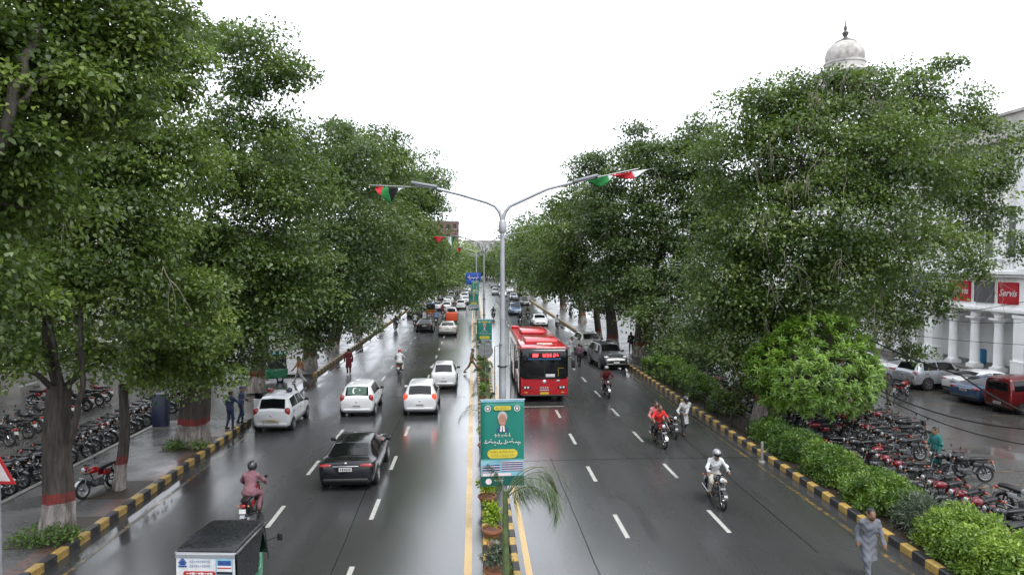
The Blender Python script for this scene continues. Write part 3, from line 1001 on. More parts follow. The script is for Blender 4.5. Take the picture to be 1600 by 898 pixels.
def potted(label, x, y, mat, seed, h=.55, pot='tray'):
    rng = np.random.default_rng(seed)
    root = thing('potted_plant', label, 'plant', (x, y, .13), 0, 'pot plants on the median')
    b = MB()
    b.lathe([(.16, 0), (.2, .1), (.26, .24), (.29, .25), (.29, .3), (.25, .3), (.24, .26)], 14)
    b.build('pot', M('terracotta', (.28, .11, .055), .6, var=.25, dirt=.4), root, 40)
    P = unit(rng.normal(size=(34, 3))) * rng.uniform(.3, 1, 34)[:, None] * np.array([.26, .26, .3]) + np.array([0, 0, .3 + h * .55])
    link('foliage', crown_mesh('foliage', np.c_[P, np.full(34, .12)], 16, .1, mat, rng, .7, -.1, .5), root)
    return root
potted('lime green plant in a terracotta pot under the green banner', .48, 18.0, leaf_l, 141, .8)
potted('small grey green plant in a brick red pot at the bottom of the median', .5, 15.6, leaf_g, 142)
for i, y in enumerate((16.6, 17.2)):
    b = MB(); b.rbox((0, 0, .12), (.34, .3, .24), .03)
    o = b.build('planter_box', M('terracotta', (.28, .11, .055)), None, 40, (.5, y, .13))
    tag(o, ['low brick red planter box nearer the camera on median', 'low brick red planter box under the lime plant'][i], 'planter', 'planter boxes on the median')
potted('yellow green spiky plant behind the top of the green banner', .42, 26.5, leaf_l, 143, 1.1)
potted('lime plant on the median beside the lamp post', .40, 20.6, leaf_l, 144, .7)

# low ground cover on the median soil
def cover_strip():
    rng = np.random.default_rng(150)
    n = 520
    P = np.c_[rng.uniform(ML + .22, MR - .22, n), 14 + 60 * rng.uniform(0, 1, n) ** 1.3, np.full(n, .16)]
    keep = (np.sin(P[:, 1] * 1.7) + rng.normal(0, .6, n)) > -.1
    cl = np.c_[P, rng.uniform(.08, .2, n)][keep]
    cl[:, 2] += cl[:, 3] * .4
    o = link('ground_cover', crown_mesh('ground_cover', cl, 26, .12, leaf_h, rng, .16, -.7, .35))
    tag(o, 'low grass and weeds covering the median soil', 'ground cover', kind='stuff')
cover_strip()

for i, (y, m_, h_) in enumerate(((22.6, leaf_h, .5), (25.2, leaf_g, .5), (28.4, leaf_l, .8), (31.6, leaf_h, .9), (36.4, leaf_h, .7), (41.8, leaf_g, .8), (46.6, leaf_h, 1.0), (51.6, leaf_l, .8), (61, leaf_h, 1.0), (66, leaf_h, .8))):
    potted(['leafy pot plant', 'grey green pot plant', 'lime pot plant', 'bushy pot plant', 'low leafy pot plant', 'pale pot plant', 'taller leafy pot plant', 'lime leaved pot plant', 'distant leafy pot plant', 'farthest leafy pot plant'][i] + ' on the median, ' + ['eleventh', 'tenth', 'ninth', 'eighth', 'seventh', 'sixth', 'fifth', 'fourth', 'third', 'second'][i] + ' from the far end',
           .5 + .2 * (i % 2), y, m_, 160 + i, h_)
# ================================================================== vehicles
def paint(name, c, rough=.28, metal=0.0):
    return M('paint_' + name, c, rough, metal, var=.05, scale=2, coat=.8, spec=.12, dirt=.05)
P_WHITE = paint('white', (.70, .71, .72))
P_BLACK = paint('black', (.005, .0055, .008))
P_SILVER = paint('silver', (.42, .44, .47), .3, .5)
P_GREY = paint('grey', (.06, .063, .068), .3, .3)
P_BLUE = paint('blue', (.06, .10, .18), .3, .3)
P_MAROON = paint('maroon', (.11, .009, .011))
P_RED = paint('red', (.55, .018, .025), .25)
P_GREEN = paint('green', (.03, .22, .11))
P_BEIGE = paint('pearl', (.60, .59, .55), .3, .2)
GLASS = M('car_glass', (.006, .007, .008), .04, var=.1, spec=.45)
TRIM = M('black_trim', (.014, .014, .015), .45, var=.2)
RUBBER = M('tyre_rubber', (.016, .016, .017), .65, var=.2)
ALLOY = M('alloy', (.42, .42, .43), .35, .8, var=.1)
CHROME = M('chrome', (.62, .62, .63), .15, 1.0, var=.05)
L_RED = M('tail_lens', (.32, .012, .012), .12, var=.1, coat=.8)
L_LIT = M('tail_lens_lit', (1.0, .06, .03), .2, emit=.5)
L_CLEAR = M('head_lens', (.62, .64, .66), .1, var=.15, coat=.8, metal=.3)
L_AMBER = M('amber_lens', (.5, .16, .01), .15, coat=.5)
PLATE_W = M('plate_white', (.62, .62, .60), .4)
PLATE_Y = M('plate_yellow', (.65, .45, .03), .4)
INK = M('ink_dark', (.02, .02, .03), .5)

class Shell:
    "car body surface: stations along y, each a half ring; k runs 0 (floor centre) .. 8 (roof centre)"
    def __init__(s, st, W_, belt):
        s.y = np.array([a[0] for a in st], float)
        s.zb = np.array([a[1] for a in st], float)
        s.zt = np.array([a[2] for a in st], float)
        s.hw = np.array([a[3] for a in st], float) * W_ / 2
        s.wt = np.array([a[4] for a in st], float) * W_ / 2
        s.belt = belt
    def half(s, y):
        f = lambda a: float(np.interp(y, s.y, a))
        zb, zt, hw, wt = f(s.zb), f(s.zt), f(s.hw), f(s.wt)
        zbelt = min(s.belt(y), zt - .04)
        hi = max(zt - zbelt, .04)
        return [(0, zb), (hw * .82, zb), (hw * .965, zb + .09), (hw * .995, zb + (zbelt - zb) * .45), (hw, zb + (zbelt - zb) * .78), (hw * .985, zbelt),
                (min(wt, hw * .985), zt - min(.09, hi * .4)), (min(wt, hw * .985) * .86, zt - .012), (0, zt + .018)]
    def S(s, y, k):
        h = s.half(y)
        i = min(int(k), 7); t = k - i
        return (h[i][0] * (1 - t) + h[i + 1][0] * t, h[i][1] * (1 - t) + h[i + 1][1] * t)
    def body(s, b, sub=3):
        ys = []
        for a, c in zip(s.y[:-1], s.y[1:]):
            ys += list(np.linspace(a, c, sub, endpoint=False))
        ys.append(s.y[-1])
        rings = []
        for y in ys:
            h = s.half(y)
            rings.append([(x, y, z) for x, z in h] + [(-x, y, z) for x, z in h[-2:0:-1]])
        b.loft(rings)
        return b
    def patch(s, b, y0, y1, k0, k1, side, off=.007, ny=6, nk=3, sl0=0.0, sl1=0.0, thick=.0):
        "panel hugging the shell; sl shifts the ends with k so that pillars can lean"
        rows = []
        for i in range(ny + 1):
            row = []
            for j in range(nk + 1):
                u, v = i / ny, j / nk
                y = (y0 + sl0 * v) * (1 - u) + (y1 + sl1 * v) * u
                k = k0 + (k1 - k0) * v
                x, z = s.S(y, k)
                x2, z2 = s.S(y, min(k + .05, 8)); x1, z1 = s.S(y, max(k - .05, 0))
                tx, tz = x2 - x1, z2 - z1
                l = math.hypot(tx, tz) + 1e-9
                nx, nz = tz / l, -tx / l
                row.append(((x + nx * off) * side, y, z + nz * off))
            rows.append(row)
        vs = [p for r in rows for p in r]
        n = nk + 1
        fs = []
        for i in range(ny):
            for j in range(nk):
                q = (i * n + j, i * n + j + 1, (i + 1) * n + j + 1, (i + 1) * n + j)
                fs.append(q if side < 0 else q[::-1])
        b.add(vs, fs)
    def cap(s, b, y0, y1, f0, f1, off=.008, ny=5, nx=6):
        "screen across the top: between y0 and y1, half widths f0,f1 of roof width"
        rows = []
        for i in range(ny + 1):
            u = i / ny
            y = y0 + (y1 - y0) * u
            h = s.half(y)
            e = 1e-2
            dz = (s.half(y + e)[8][1] - s.half(y - e)[8][1]) / (2 * e)
            l = math.hypot(1, dz)
            w = h[6][0] * (f0 + (f1 - f0) * u)
            row = []
            for j in range(nx + 1):
                x = -w + 2 * w * j / nx
                a = abs(x)
                if a < h[7][0]: z = h[8][1] + (h[7][1] - h[8][1]) * a / h[7][0]
                else: z = h[7][1] + (h[6][1] - h[7][1]) * (a - h[7][0]) / max(h[6][0] - h[7][0], 1e-4)
                row.append((x, y - dz / l * off, z + off / l))
            rows.append(row)
        n = nx + 1
        vs = [p for r in rows for p in r]
        fs = [(i * n + j, i * n + j + 1, (i + 1) * n + j + 1, (i + 1) * n + j) for i in range(ny) for j in range(nx)]
        b.add(vs, fs)

def wheel_parts(root, x, y, r, w, side, name='wheel'):
    b = MB()
    b.lathe([(r * .66, -w / 2), (r * .93, -w / 2), (r, -w / 2 + .03), (r, w / 2 - .03), (r * .93, w / 2), (r * .66, w / 2)], 22, (0, 0, 0), 'x')
    o = b.build(name, RUBBER, root, 40, (x, y, r))
    c = MB()
    f = side * (w / 2 + .012)
    c.lathe([(r * .68, -.02), (r * .68, .02), (r * .6, .012), (r * .56, -.03)], 22, (f - side * .02, 0, 0), 'x')
    for k in range(5):
        a = 2 * math.pi * k / 5
        c.box(f - side * .014, math.cos(a) * r * .33, math.sin(a) * r * .33, .02, r * .58, .055, rx=a)
    c.lathe([(.06, -.01), (.06, .014)], 10, (f - side * .012, 0, 0), 'x')
    c.build('rim', ALLOY, o, 40)
    d = MB()
    d.lathe([(r * .6, -.005), (r * .6, .005)], 18, (f - side * .06, 0, 0), 'x')
    d.build('brake_disc', TRIM, o, 0)

def rounded_blob(b, c, r, p=3.0, n=12, m=8):
    "superellipsoid lens"
    rings = []
    sg = lambda v, e: math.copysign(abs(v) ** e, v)
    e = 2 / p
    for i in range(m + 1):
        ph = -math.pi / 2 + math.pi * i / m
        q = max(abs(math.cos(ph)), 1e-3) ** e
        rings.append([(c[0] + r[0] * q * sg(math.cos(2 * math.pi * k / n), e), c[1] + r[1] * q * sg(math.sin(2 * math.pi * k / n), e), c[2] + r[2] * sg(math.sin(ph), e)) for k in range(n)])
    b.loft(rings)

# profiles: (y, floor z, top z, width factor, roof width factor)
PROF = {
 'hatch': dict(L=3.6, W=1.64, wb=2.42, r=.28, st=[(-1.80, .40, .86, .84, .74), (-1.77, .30, .95, .92, .80), (-1.70, .24, 1.01, .97, .82), (-1.62, .22, 1.08, .985, .80), (-1.50, .2, 1.34, .995, .77), (-1.40, .2, 1.47, 1, .75), (-1.25, .2, 1.515, 1, .74),
        (-.6, .2, 1.55, 1, .74), (0, .2, 1.55, 1, .74), (.35, .2, 1.51, 1, .73), (.55, .2, 1.44, 1, .74), (1.12, .2, 1.03, 1, .84), (1.30, .22, .97, .99, .84), (1.55, .24, .88, .95, .80), (1.70, .26, .74, .88, .72), (1.80, .34, .60, .76, .6)],
        belt=lambda y: .95 - .03 * y, rw=(-1.655, -1.43), ws=(.58, 1.08), sw=[(-1.28, -.42), (-.34, .62)], tail=(.69, -1.70, .93, .115, .10, .17), head=(.60, 1.60, .76, .15, .16, .10), plate=(-1.81, .56)),
 'sedan': dict(L=4.6, W=1.78, wb=2.70, r=.31, st=[(-2.30, .42, .84, .80, .74), (-2.27, .32, .95, .90, .84), (-2.20, .25, 1.02, .95, .86), (-1.95, .22, 1.06, .99, .85), (-1.72, .22, 1.09, 1, .83), (-1.45, .2, 1.23, 1, .78), (-1.10, .2, 1.385, 1, .72), (-.8, .2, 1.43, 1, .70),
        (-.3, .2, 1.455, 1, .70), (.15, .2, 1.44, 1, .70), (.45, .2, 1.38, 1, .71), (1.20, .2, 1.03, 1, .82), (1.5, .22, .97, .99, .82), (1.95, .24, .88, .95, .78), (2.18, .26, .74, .86, .7), (2.30, .36, .60, .72, .6)],
        belt=lambda y: .95 - .02 * y, rw=(-1.70, -1.12), ws=(.48, 1.16), sw=[(-1.22, -.42), (-.34, .70)], tail=(.62, -2.215, .90, .24, .08, .075), head=(.66, 2.02, .74, .17, .2, .09), plate=(-2.31, .76)),
 'compact': dict(L=3.4, W=1.50, wb=2.36, r=.27, st=[(-1.70, .40, .84, .84, .74), (-1.66, .28, .93, .93, .80), (-1.58, .22, 1.0, .97, .82), (-1.50, .2, 1.07, .99, .8), (-1.34, .2, 1.33, 1, .76), (-1.22, .2, 1.44, 1, .74), (-1.0, .2, 1.485, 1, .73), (-.4, .2, 1.51, 1, .73),
        (.1, .2, 1.50, 1, .73), (.45, .2, 1.42, 1, .74), (1.0, .2, 1.02, 1, .84), (1.3, .22, .95, .98, .83), (1.52, .25, .84, .92, .77), (1.64, .28, .70, .84, .68), (1.70, .36, .56, .74, .6)],
        belt=lambda y: .93 - .03 * y, rw=(-1.53, -1.24), ws=(.48, .97), sw=[(-1.08, -.34), (-.26, .54)], tail=(.60, -1.60, .80, .08, .08, .13), head=(.56, 1.50, .72, .13, .14, .10), plate=(-1.71, .52)),
 'suv': dict(L=4.6, W=1.84, wb=2.66, r=.36, st=[(-2.30, .48, .95, .84, .76), (-2.26, .38, 1.05, .92, .84), (-2.17, .32, 1.12, .97, .85), (-2.08, .3, 1.22, .99, .82), (-1.92, .3, 1.50, 1, .76), (-1.80, .3, 1.64, 1, .74), (-1.6, .3, 1.70, 1, .73), (-.6, .3, 1.75, 1, .73),
        (.1, .3, 1.73, 1, .73), (.45, .3, 1.65, 1, .74), (1.05, .3, 1.20, 1, .85), (1.5, .3, 1.12, .99, .86), (1.95, .32, 1.03, .96, .82), (2.18, .34, .86, .9, .76), (2.30, .42, .66, .78, .66)],
        belt=lambda y: 1.10 - .02 * y, rw=(-2.10, -1.83), ws=(.50, 1.02), sw=[(-1.62, -.66), (-.58, .60)], tail=(.76, -2.16, 1.02, .13, .10, .13), head=(.68, 2.08, .92, .17, .16, .09), plate=(-2.31, .74)),
 'van': dict(L=3.5, W=1.5, wb=2.0, r=.27, st=[(-1.75, .38, 1.15, .92, .86), (-1.73, .3, 1.60, .97, .86), (-1.68, .26, 1.74, .99, .85), (-1.55, .24, 1.80, 1, .85), (-.5, .24, 1.83, 1, .85), (.5, .24, 1.82, 1, .85), (1.0, .24, 1.76, 1, .85), (1.15, .24, 1.68, 1, .86),
        (1.50, .24, 1.12, 1, .9), (1.62, .26, 1.0, .98, .88), (1.72, .28, .8, .94, .84), (1.75, .34, .6, .88, .8)],
        belt=lambda y: 1.08, rw=None, ws=(1.18, 1.48), sw=[(-1.5, -.55), (-.47, .35), (.43, 1.12)], tail=(.70, -1.735, .86, .06, .03, .22), head=(.56, 1.66, .78, .13, .1, .1), plate=(-1.76, .52)),
}

PROF['sedan']['st'] = [(a, b_, c * (.955 if c > .9 else 1), d, e) for a, b_, c, d, e in PROF['sedan']['st']]
PROF['sedan'].update(W=1.84, belt=lambda y: .905 - .02 * y, tail=(.64, -2.215, .86, .24, .08, .07))

def text_mesh(s, size, mat, shear=0.0, bold=.0, extrude=.004):
    cu = bpy.data.curves.new('lettering', 'FONT')
    cu.body = s
    cu.size = size
    cu.shear = shear
    cu.offset = bold
    cu.extrude = extrude
    cu.align_x = 'CENTER'
    cu.align_y = 'CENTER'
    cu.resolution_u = 3
    o = bpy.data.objects.new('lettering', cu)
    col.objects.link(o)
    dg = bpy.context.evaluated_depsgraph_get()
    me = bpy.data.meshes.new_from_object(o.evaluated_get(dg))
    bpy.data.objects.remove(o)
    me.materials.clear()
    me.materials.append(mat)
    return me

def lettering(s, size, mat, parent, loc, rot, shear=0.0, bold=0.0, name='lettering'):
    o = link(name, text_mesh(s, size, mat, shear, bold), parent)
    o.location = loc
    o.rotation_euler = rot
    return o

def make_car(kind, label, body, loc, rz=0.0, cat='car', group='cars on the avenue', lit=False, plate=PLATE_W, rear_glass=None, detail=True, sx=1.0, rails=False):
    K = PROF[kind]
    root = thing({'hatch': 'hatchback', 'sedan': 'sedan', 'compact': 'small_car', 'suv': 'suv', 'van': 'minivan'}[kind], label, cat, (loc[0], loc[1], loc[2] if len(loc) > 2 else 0), rz, group)
    s = Shell(K['st'], K['W'], K['belt'])
    Wd = K['W']
    s.body(b := MB())
    bo = b.build('body', body, root, 50)
    if detail:
        b = MB()                                     # door seams
        for sd in (-1, 1):
            for yy in [K['sw'][0][0] + .06, K['sw'][0][1] + .04, K['sw'][-1][1] + .12]:
                s.patch(b, yy, yy + .014, 2.2, 5.0, sd, .004, 1, 6)
            for (a, c) in K['sw'][:2]:
                s.patch(b, a + .12, a + .30, 4.15, 4.35, sd, .016, 1, 1)
        b.build('door_seams', TRIM, bo, 0)['kind'] = 'stuff'
    for sd in (-1, 1):
        for i, (a, c) in enumerate(K['sw']):
            b = MB()
            last = i == len(K['sw']) - 1
            s.patch(b, a, c, 5.12, 5.94, sd, .008, 8, 3, .10 if i == 0 and kind != 'van' else 0, -.12 if last else 0)
            b.build('side_window', GLASS, root, 60)
    b = MB()
    s.cap(b, K['ws'][0], K['ws'][1], .85, .86, .012)
    b.build('windscreen', GLASS, root, 60)
    b = MB()
    if K['rw']:
        s.cap(b, K['rw'][0], K['rw'][1], .85, .84, .012)
    else:
        b.rbox((0, K['st'][0][0] + .005, 1.36), (Wd * .74, .02, .42), .02)
    rwin = b.build('rear_window', GLASS, root, 60)
    # lamps
    tx, ty, tz, ta, tb, tc = K['tail']
    hx, hy, hz, ha, hb, hc = K['head']
    for sd in (-1, 1):
        b = MB(); rounded_blob(b, (tx * sd, ty, tz), (ta, tb, tc)); b.build('tail_light', L_LIT if lit else L_RED, root, 50)
        b = MB(); rounded_blob(b, (hx * sd, hy, hz), (ha, hb, hc)); b.build('headlight', L_CLEAR, root, 50)
        b = MB()
        mz = K['belt'](K['ws'][1] - .35) + .1
        rounded_blob(b, (sd * (Wd / 2 + .09), K['ws'][1] - .38, mz), (.10, .05, .07))
        b.box(sd * (Wd / 2 - .01), K['ws'][1] - .38, mz - .05, .1, .04, .04)
        b.build('wing_mirror', TRIM if body is not P_WHITE or sd > 0 else body, root, 50)
    L2 = K['L'] / 2
    b = MB()
    b.rbox((0, -L2 + .05, K['st'][0][1] - .02), (Wd * .80, .16, .13), .04)
    b.build('rear_bumper', body if kind in ('hatch', 'compact') else TRIM, root, 50)
    b = MB()
    b.rbox((0, L2 - .03, .50 if kind != 'suv' else .62), (Wd * .62, .10, .16), .03)
    b.build('grille', TRIM, root, 50)
    b = MB()
    b.rbox((0, L2 - .06, .38 if kind != 'suv' else .44), (Wd * .8, .16, .14), .04)
    b.build('front_bumper', body, root, 50)
    py, pz = K['plate']
    b = MB(); b.box(0, py - .008, pz, .42, .012, .12); pl = b.build('number_plate', plate, root, 0)
    b = MB()
    for k in range(6):
        b.box(-.15 + k * .06, py - .0165, pz, .034, .006, .06 + .01 * (k % 2))
    b.build('plate_characters', INK, pl, 0)
    b = MB(); b.box(0, L2 + .026, .44 if kind != 'suv' else .56, .42, .012, .12); b.build('number_plate', plate, root, 0)
    b = MB(); rounded_blob(b, (0, py + .006, pz + .20), (.05, .02, .035)); b.build('badge', CHROME, root, 50)
    if kind == 'sedan':
        b = MB(); b.rbox((0, -L2 + .012, .855), (.84, .03, .03), .008); b.build('boot_trim', CHROME, root, 50)
    # wheels and arches
    r = K['r']
    for y in (-K['wb'] / 2 - .02, K['wb'] / 2 - .02):
        for sd in (-1, 1):
            b = MB()
            b.lathe([(r * 1.16, -.16), (r * 1.16, .012), (r * 1.12, .016)], 22, (sd * (Wd / 2 - .012), y, r + .02), 'x') if sd > 0 else b.lathe([(r * 1.12, -.016), (r * 1.16, -.012), (r * 1.16, .16)], 22, (sd * (Wd / 2 - .012), y, r + .02), 'x')
            b.build('wheel_arch', TRIM, root, 40)
            wheel_parts(root, sd * (Wd / 2 - .062), y, r, .19, sd)
    b = MB(); b.box(0, 0, .17, Wd * .78, K['L'] * .8, .1); b.build('underbody', TRIM, root, 0)
    if rails:
        for sd in (-1, 1):
            b = MB(); zr = K['st'][7][2]
            b.tube([(sd * Wd * .33, -1.3, zr - .04), (sd * Wd * .33, -1.2, zr + .04), (sd * Wd * .33, .1, zr + .05), (sd * Wd * .33, .3, zr - .03)], .018, 5)
            b.build('roof_rail', ALLOY, root, 60)
    return root

def at_rear(px, py, kind, rz=0.0):
    g = G(px, py, 0)
    return (g.x, g.y + PROF[kind]['L'] / 2)
def at_front(px, py, kind):
    g = G(px, py, 0)
    return (g.x, g.y + PROF[kind]['L'] / 2)

# ---- the near cars, seen from behind
police = make_car('hatch', 'white police hatchback with roof light bar stopped at the left kerb', P_WHITE, at_rear(425, 676, 'hatch'), R(-1))
b = MB()
b.box(0, -.45, 1.66, .92, .05, .035); b.box(-.3, -.45, 1.60, .04, .05, .1); b.box(.3, -.45, 1.60, .04, .05, .1)
lb = b.build('light_bar', CHROME, police, 0)
for sd, mt in ((-1, M('beacon_red', (.20, .006, .008), .15, coat=.6)), (1, M('beacon_blue', (.012, .016, .04), .15, coat=.6))):
    b = MB(); b.lathe([(.13, 0), (.15, .03), (.14, .12), (.10, .16), (.02, .17)], 14, (sd * .42, -.45, 1.59)); b.build('beacon', mt, lb, 50)
lettering('POLICE', .15, M('ink_blue', (.03, .05, .12), .4), police, (0, -1.765, .885), (R(88), 0, 0), bold=.006)
b = MB(); b.tube([(-.34, -1.86, .42), (-.34, -1.88, .58), (.34, -1.88, .58), (.34, -1.86, .42)], .022, 6); b.tube([(-.34, -1.87, .48), (.34, -1.87, .48)], .018, 6)
b.build('bumper_guard', M('brass_guard', (.45, .33, .16), .35, .6), police, 60)
b = MB(); s = Shell(PROF['hatch']['st'], 1.64, PROF['hatch']['belt'])
d_ = MB(); d_.rbox((-1.12, .22, .70), (.62, .05, .86), .02); od = d_.build('open_door', P_WHITE, police, 50)
d_ = MB(); d_.rbox((-1.12, .22, 1.26), (.5, .03, .3), .01); d_.build('door_window', GLASS, od, 50)

crescent = make_car('hatch', 'white hatchback with crescent and star sticker on its rear window', P_WHITE, at_rear(557, 652, 'hatch'))
# crescent and star on the rear glass
sh = Shell(PROF['hatch']['st'], 1.64, PROF['hatch']['belt'])
ya, yb = -1.655, -1.43
def on_rw(u, v, off=.020):
    y = ya + (yb - ya) * v
    z = sh.half(y)[8][1]
    dz = (sh.half(y + .01)[8][1] - sh.half(y - .01)[8][1]) / .02
    l = math.hypot(1, dz)
    return (u, y - dz / l * off, z + off / l - .004)
b = MB()
pts = []
n = 14
for i in range(n + 1):
    a = R(55 + 250 * i / n)
    pts.append((-.08 + .15 * math.cos(a), .48 + .36 * math.sin(a)))
inn = []
for i in range(n + 1):
    a = R(62 + 236 * i / n)
    inn.append((-.035 + .125 * math.cos(a), .50 + .30 * math.sin(a)))
for i in range(n):
    b.poly([on_rw(*pts[i]), on_rw(*pts[i + 1]), on_rw(*inn[i + 1]), on_rw(*inn[i])])
b.poly([on_rw(.12 + .05 * math.cos(R(90 + 36 * k)) * (1 if k % 2 == 0 else .4), .55 + .12 * math.sin(R(90 + 36 * k)) * (1 if k % 2 == 0 else .4)) for k in range(10)])
b.build('crescent_sticker', M('sticker_white', (.75, .77, .75), .4), crescent, 0)
b = MB()
rows = [[on_rw(-.46 + .92 * j / 6, .08 + .84 * i / 4, .017) for j in range(7)] for i in range(5)]
b.add([p for r_ in rows for p in r_], [(i * 7 + j, i * 7 + j + 1, (i + 1) * 7 + j + 1, (i + 1) * 7 + j) for i in range(4) for j in range(6)])
b.build('green_sticker', M('sticker_green', (.10, .16, .13), .2), crescent, 60)

make_car('hatch', 'white hatchback braking in the middle lane, its tail lights glowing', P_WHITE, at_rear(656, 650, 'hatch'), lit=True)
make_car('compact', 'small white car beside the yellow line ahead of the braking hatchback', P_WHITE, at_rear(693, 609, 'compact'))
make_car('sedan', 'glossy black sedan with chrome boot trim in the left carriageway foreground', P_BLACK, at_rear(540, 769, 'sedan'))
make_car('sedan', 'white sedan following the red box cart', P_BEIGE, at_rear(699, 525, 'sedan'))
make_car('sedan', 'black sedan level with the distant white sedan', P_BLACK, at_rear(663, 520, 'sedan'))
far = [('hatch', 705, 499, P_WHITE, 'white taxi ahead of the red box cart'), ('sedan', 646, 497, paint('plum', (.10, .06, .11)), 'dull plum sedan on the far left lane'),
       ('sedan', 649, 485, P_GREY, 'dark grey sedan ahead of the plum sedan'), ('sedan', 682, 486, P_WHITE, 'white sedan ahead of the orange rickshaw')]
for k, px, py, p_, lab in far:
    make_car(k, lab, p_, at_rear(px, py, k), detail=False, group='distant traffic')
rq = random.Random(5)
LANE = {-1.7: 'lane beside the median', -4.4: 'middle left lane', -7.4: 'left kerb lane'}
for lx, ln_ in LANE.items():
    y_ = 108 + rq.uniform(0, 8)
    for j in range(6):
        kd = rq.choice(['hatch', 'sedan', 'hatch', 'suv', 'compact'])
        cn, pt = rq.choice([('white', P_WHITE), ('white', P_WHITE), ('silver', P_SILVER), ('dark', P_GREY), ('white', P_WHITE)])
        make_car(kd, f'{cn} car in the far queue, {["nearest", "second", "third", "fourth", "fifth", "farthest"][j]} of its {ln_}', pt, (lx + rq.uniform(-.4, .4), y_), detail=False, group='far queue of traffic')
        y_ += rq.uniform(9, 19)
# ---- right carriageway, seen from the front
def oncoming(kind, lab, p_, px, py, dz=0.0, **kw):
    g = G(px, py, 0)
    return make_car(kind, lab, p_, (g.x, g.y + PROF[kind]['L'] / 2), R(180) + dz, **kw)
oncoming('sedan', 'white car coming on behind the red bus', P_WHITE, 845, 511, group='oncoming cars')
oncoming('suv', 'dark blue jeep far behind the red bus', P_BLUE, 806, 493, group='oncoming cars')
oncoming('suv', 'white jeep parked at the right kerb behind the dark jeep', P_BEIGE, 927, 556, R(4), group='oncoming cars')
oncoming('suv', 'dark grey jeep parked at the right kerb beside the pavement', P_GREY, 958, 579, R(6), group='oncoming cars', rails=True)
for k, px, py, p_, lab in [('van', 774, 461, P_SILVER, 'small grey minivan far down the right carriageway'), ('sedan', 797, 458, P_WHITE, 'white sedan far down the right carriageway'),
                           ('hatch', 803, 470, P_SILVER, 'silver hatchback ahead of the distant white sedan'), ('sedan', 772, 450, P_GREY, 'farthest dark sedan in the right carriageway'),
                           ('suv', 815, 462, P_GREY, 'dark jeep far off near the right pavement'), ('hatch', 786, 464, P_WHITE, 'white hatchback far off in the oncoming middle lane'), ('sedan', 784, 449, P_WHITE, 'tiny white sedan at the far oncoming end'), ('hatch', 820, 478, P_GREY, 'dark hatchback behind the dark blue jeep')]:
    oncoming(k, lab, p_, px, py, group='distant oncoming traffic', detail=False)
# ---- cars parked facing the white building
for k, x, y, p_, lab, rz in [('sedan', 27.0, 48.8, P_WHITE, 'white sedan parked farthest from the maroon van', R(-84)), ('hatch', 26.4, 45.4, P_WHITE, 'white hatchback parked beside the motorcyclist in dark clothes', R(-82)),
                             ('sedan', 28.6, 42.6, P_WHITE, 'white sedan hidden behind the silver jeep', R(-84)),
                             ('suv', 27.9, 39.7, P_SILVER, 'silver jeep with roof rails parked before the white columns', R(-80)), ('sedan', 29.5, 37.5, P_WHITE, 'white sedan parked between the silver jeep and the blue sedan', R(-82)),
                             ('sedan', 28.4, 35.4, P_BLUE, 'blue sedan parked next to the maroon van', R(-78)), ('van', 28.0, 33.0, P_MAROON, 'boxy maroon van parked facing the shops', R(-80)),
                             ('hatch', 28.8, 30.9, P_GREY, 'dark car cut off by the right edge beside the maroon van', R(-80))]:
    make_car(k, lab, p_, (x, y, -.004), rz, group='cars parked before the shops', rails=k == 'suv')
make_car('sedan', 'dark sedan parked on the left service road behind the trees', P_GREY, (-19.5, 44, -.004), R(40), group='cars on the service road')
make_car('compact', 'white car parked on the left service road behind the trees', P_WHITE, (-18.5, 52, -.004), R(30), group='cars on the service road')

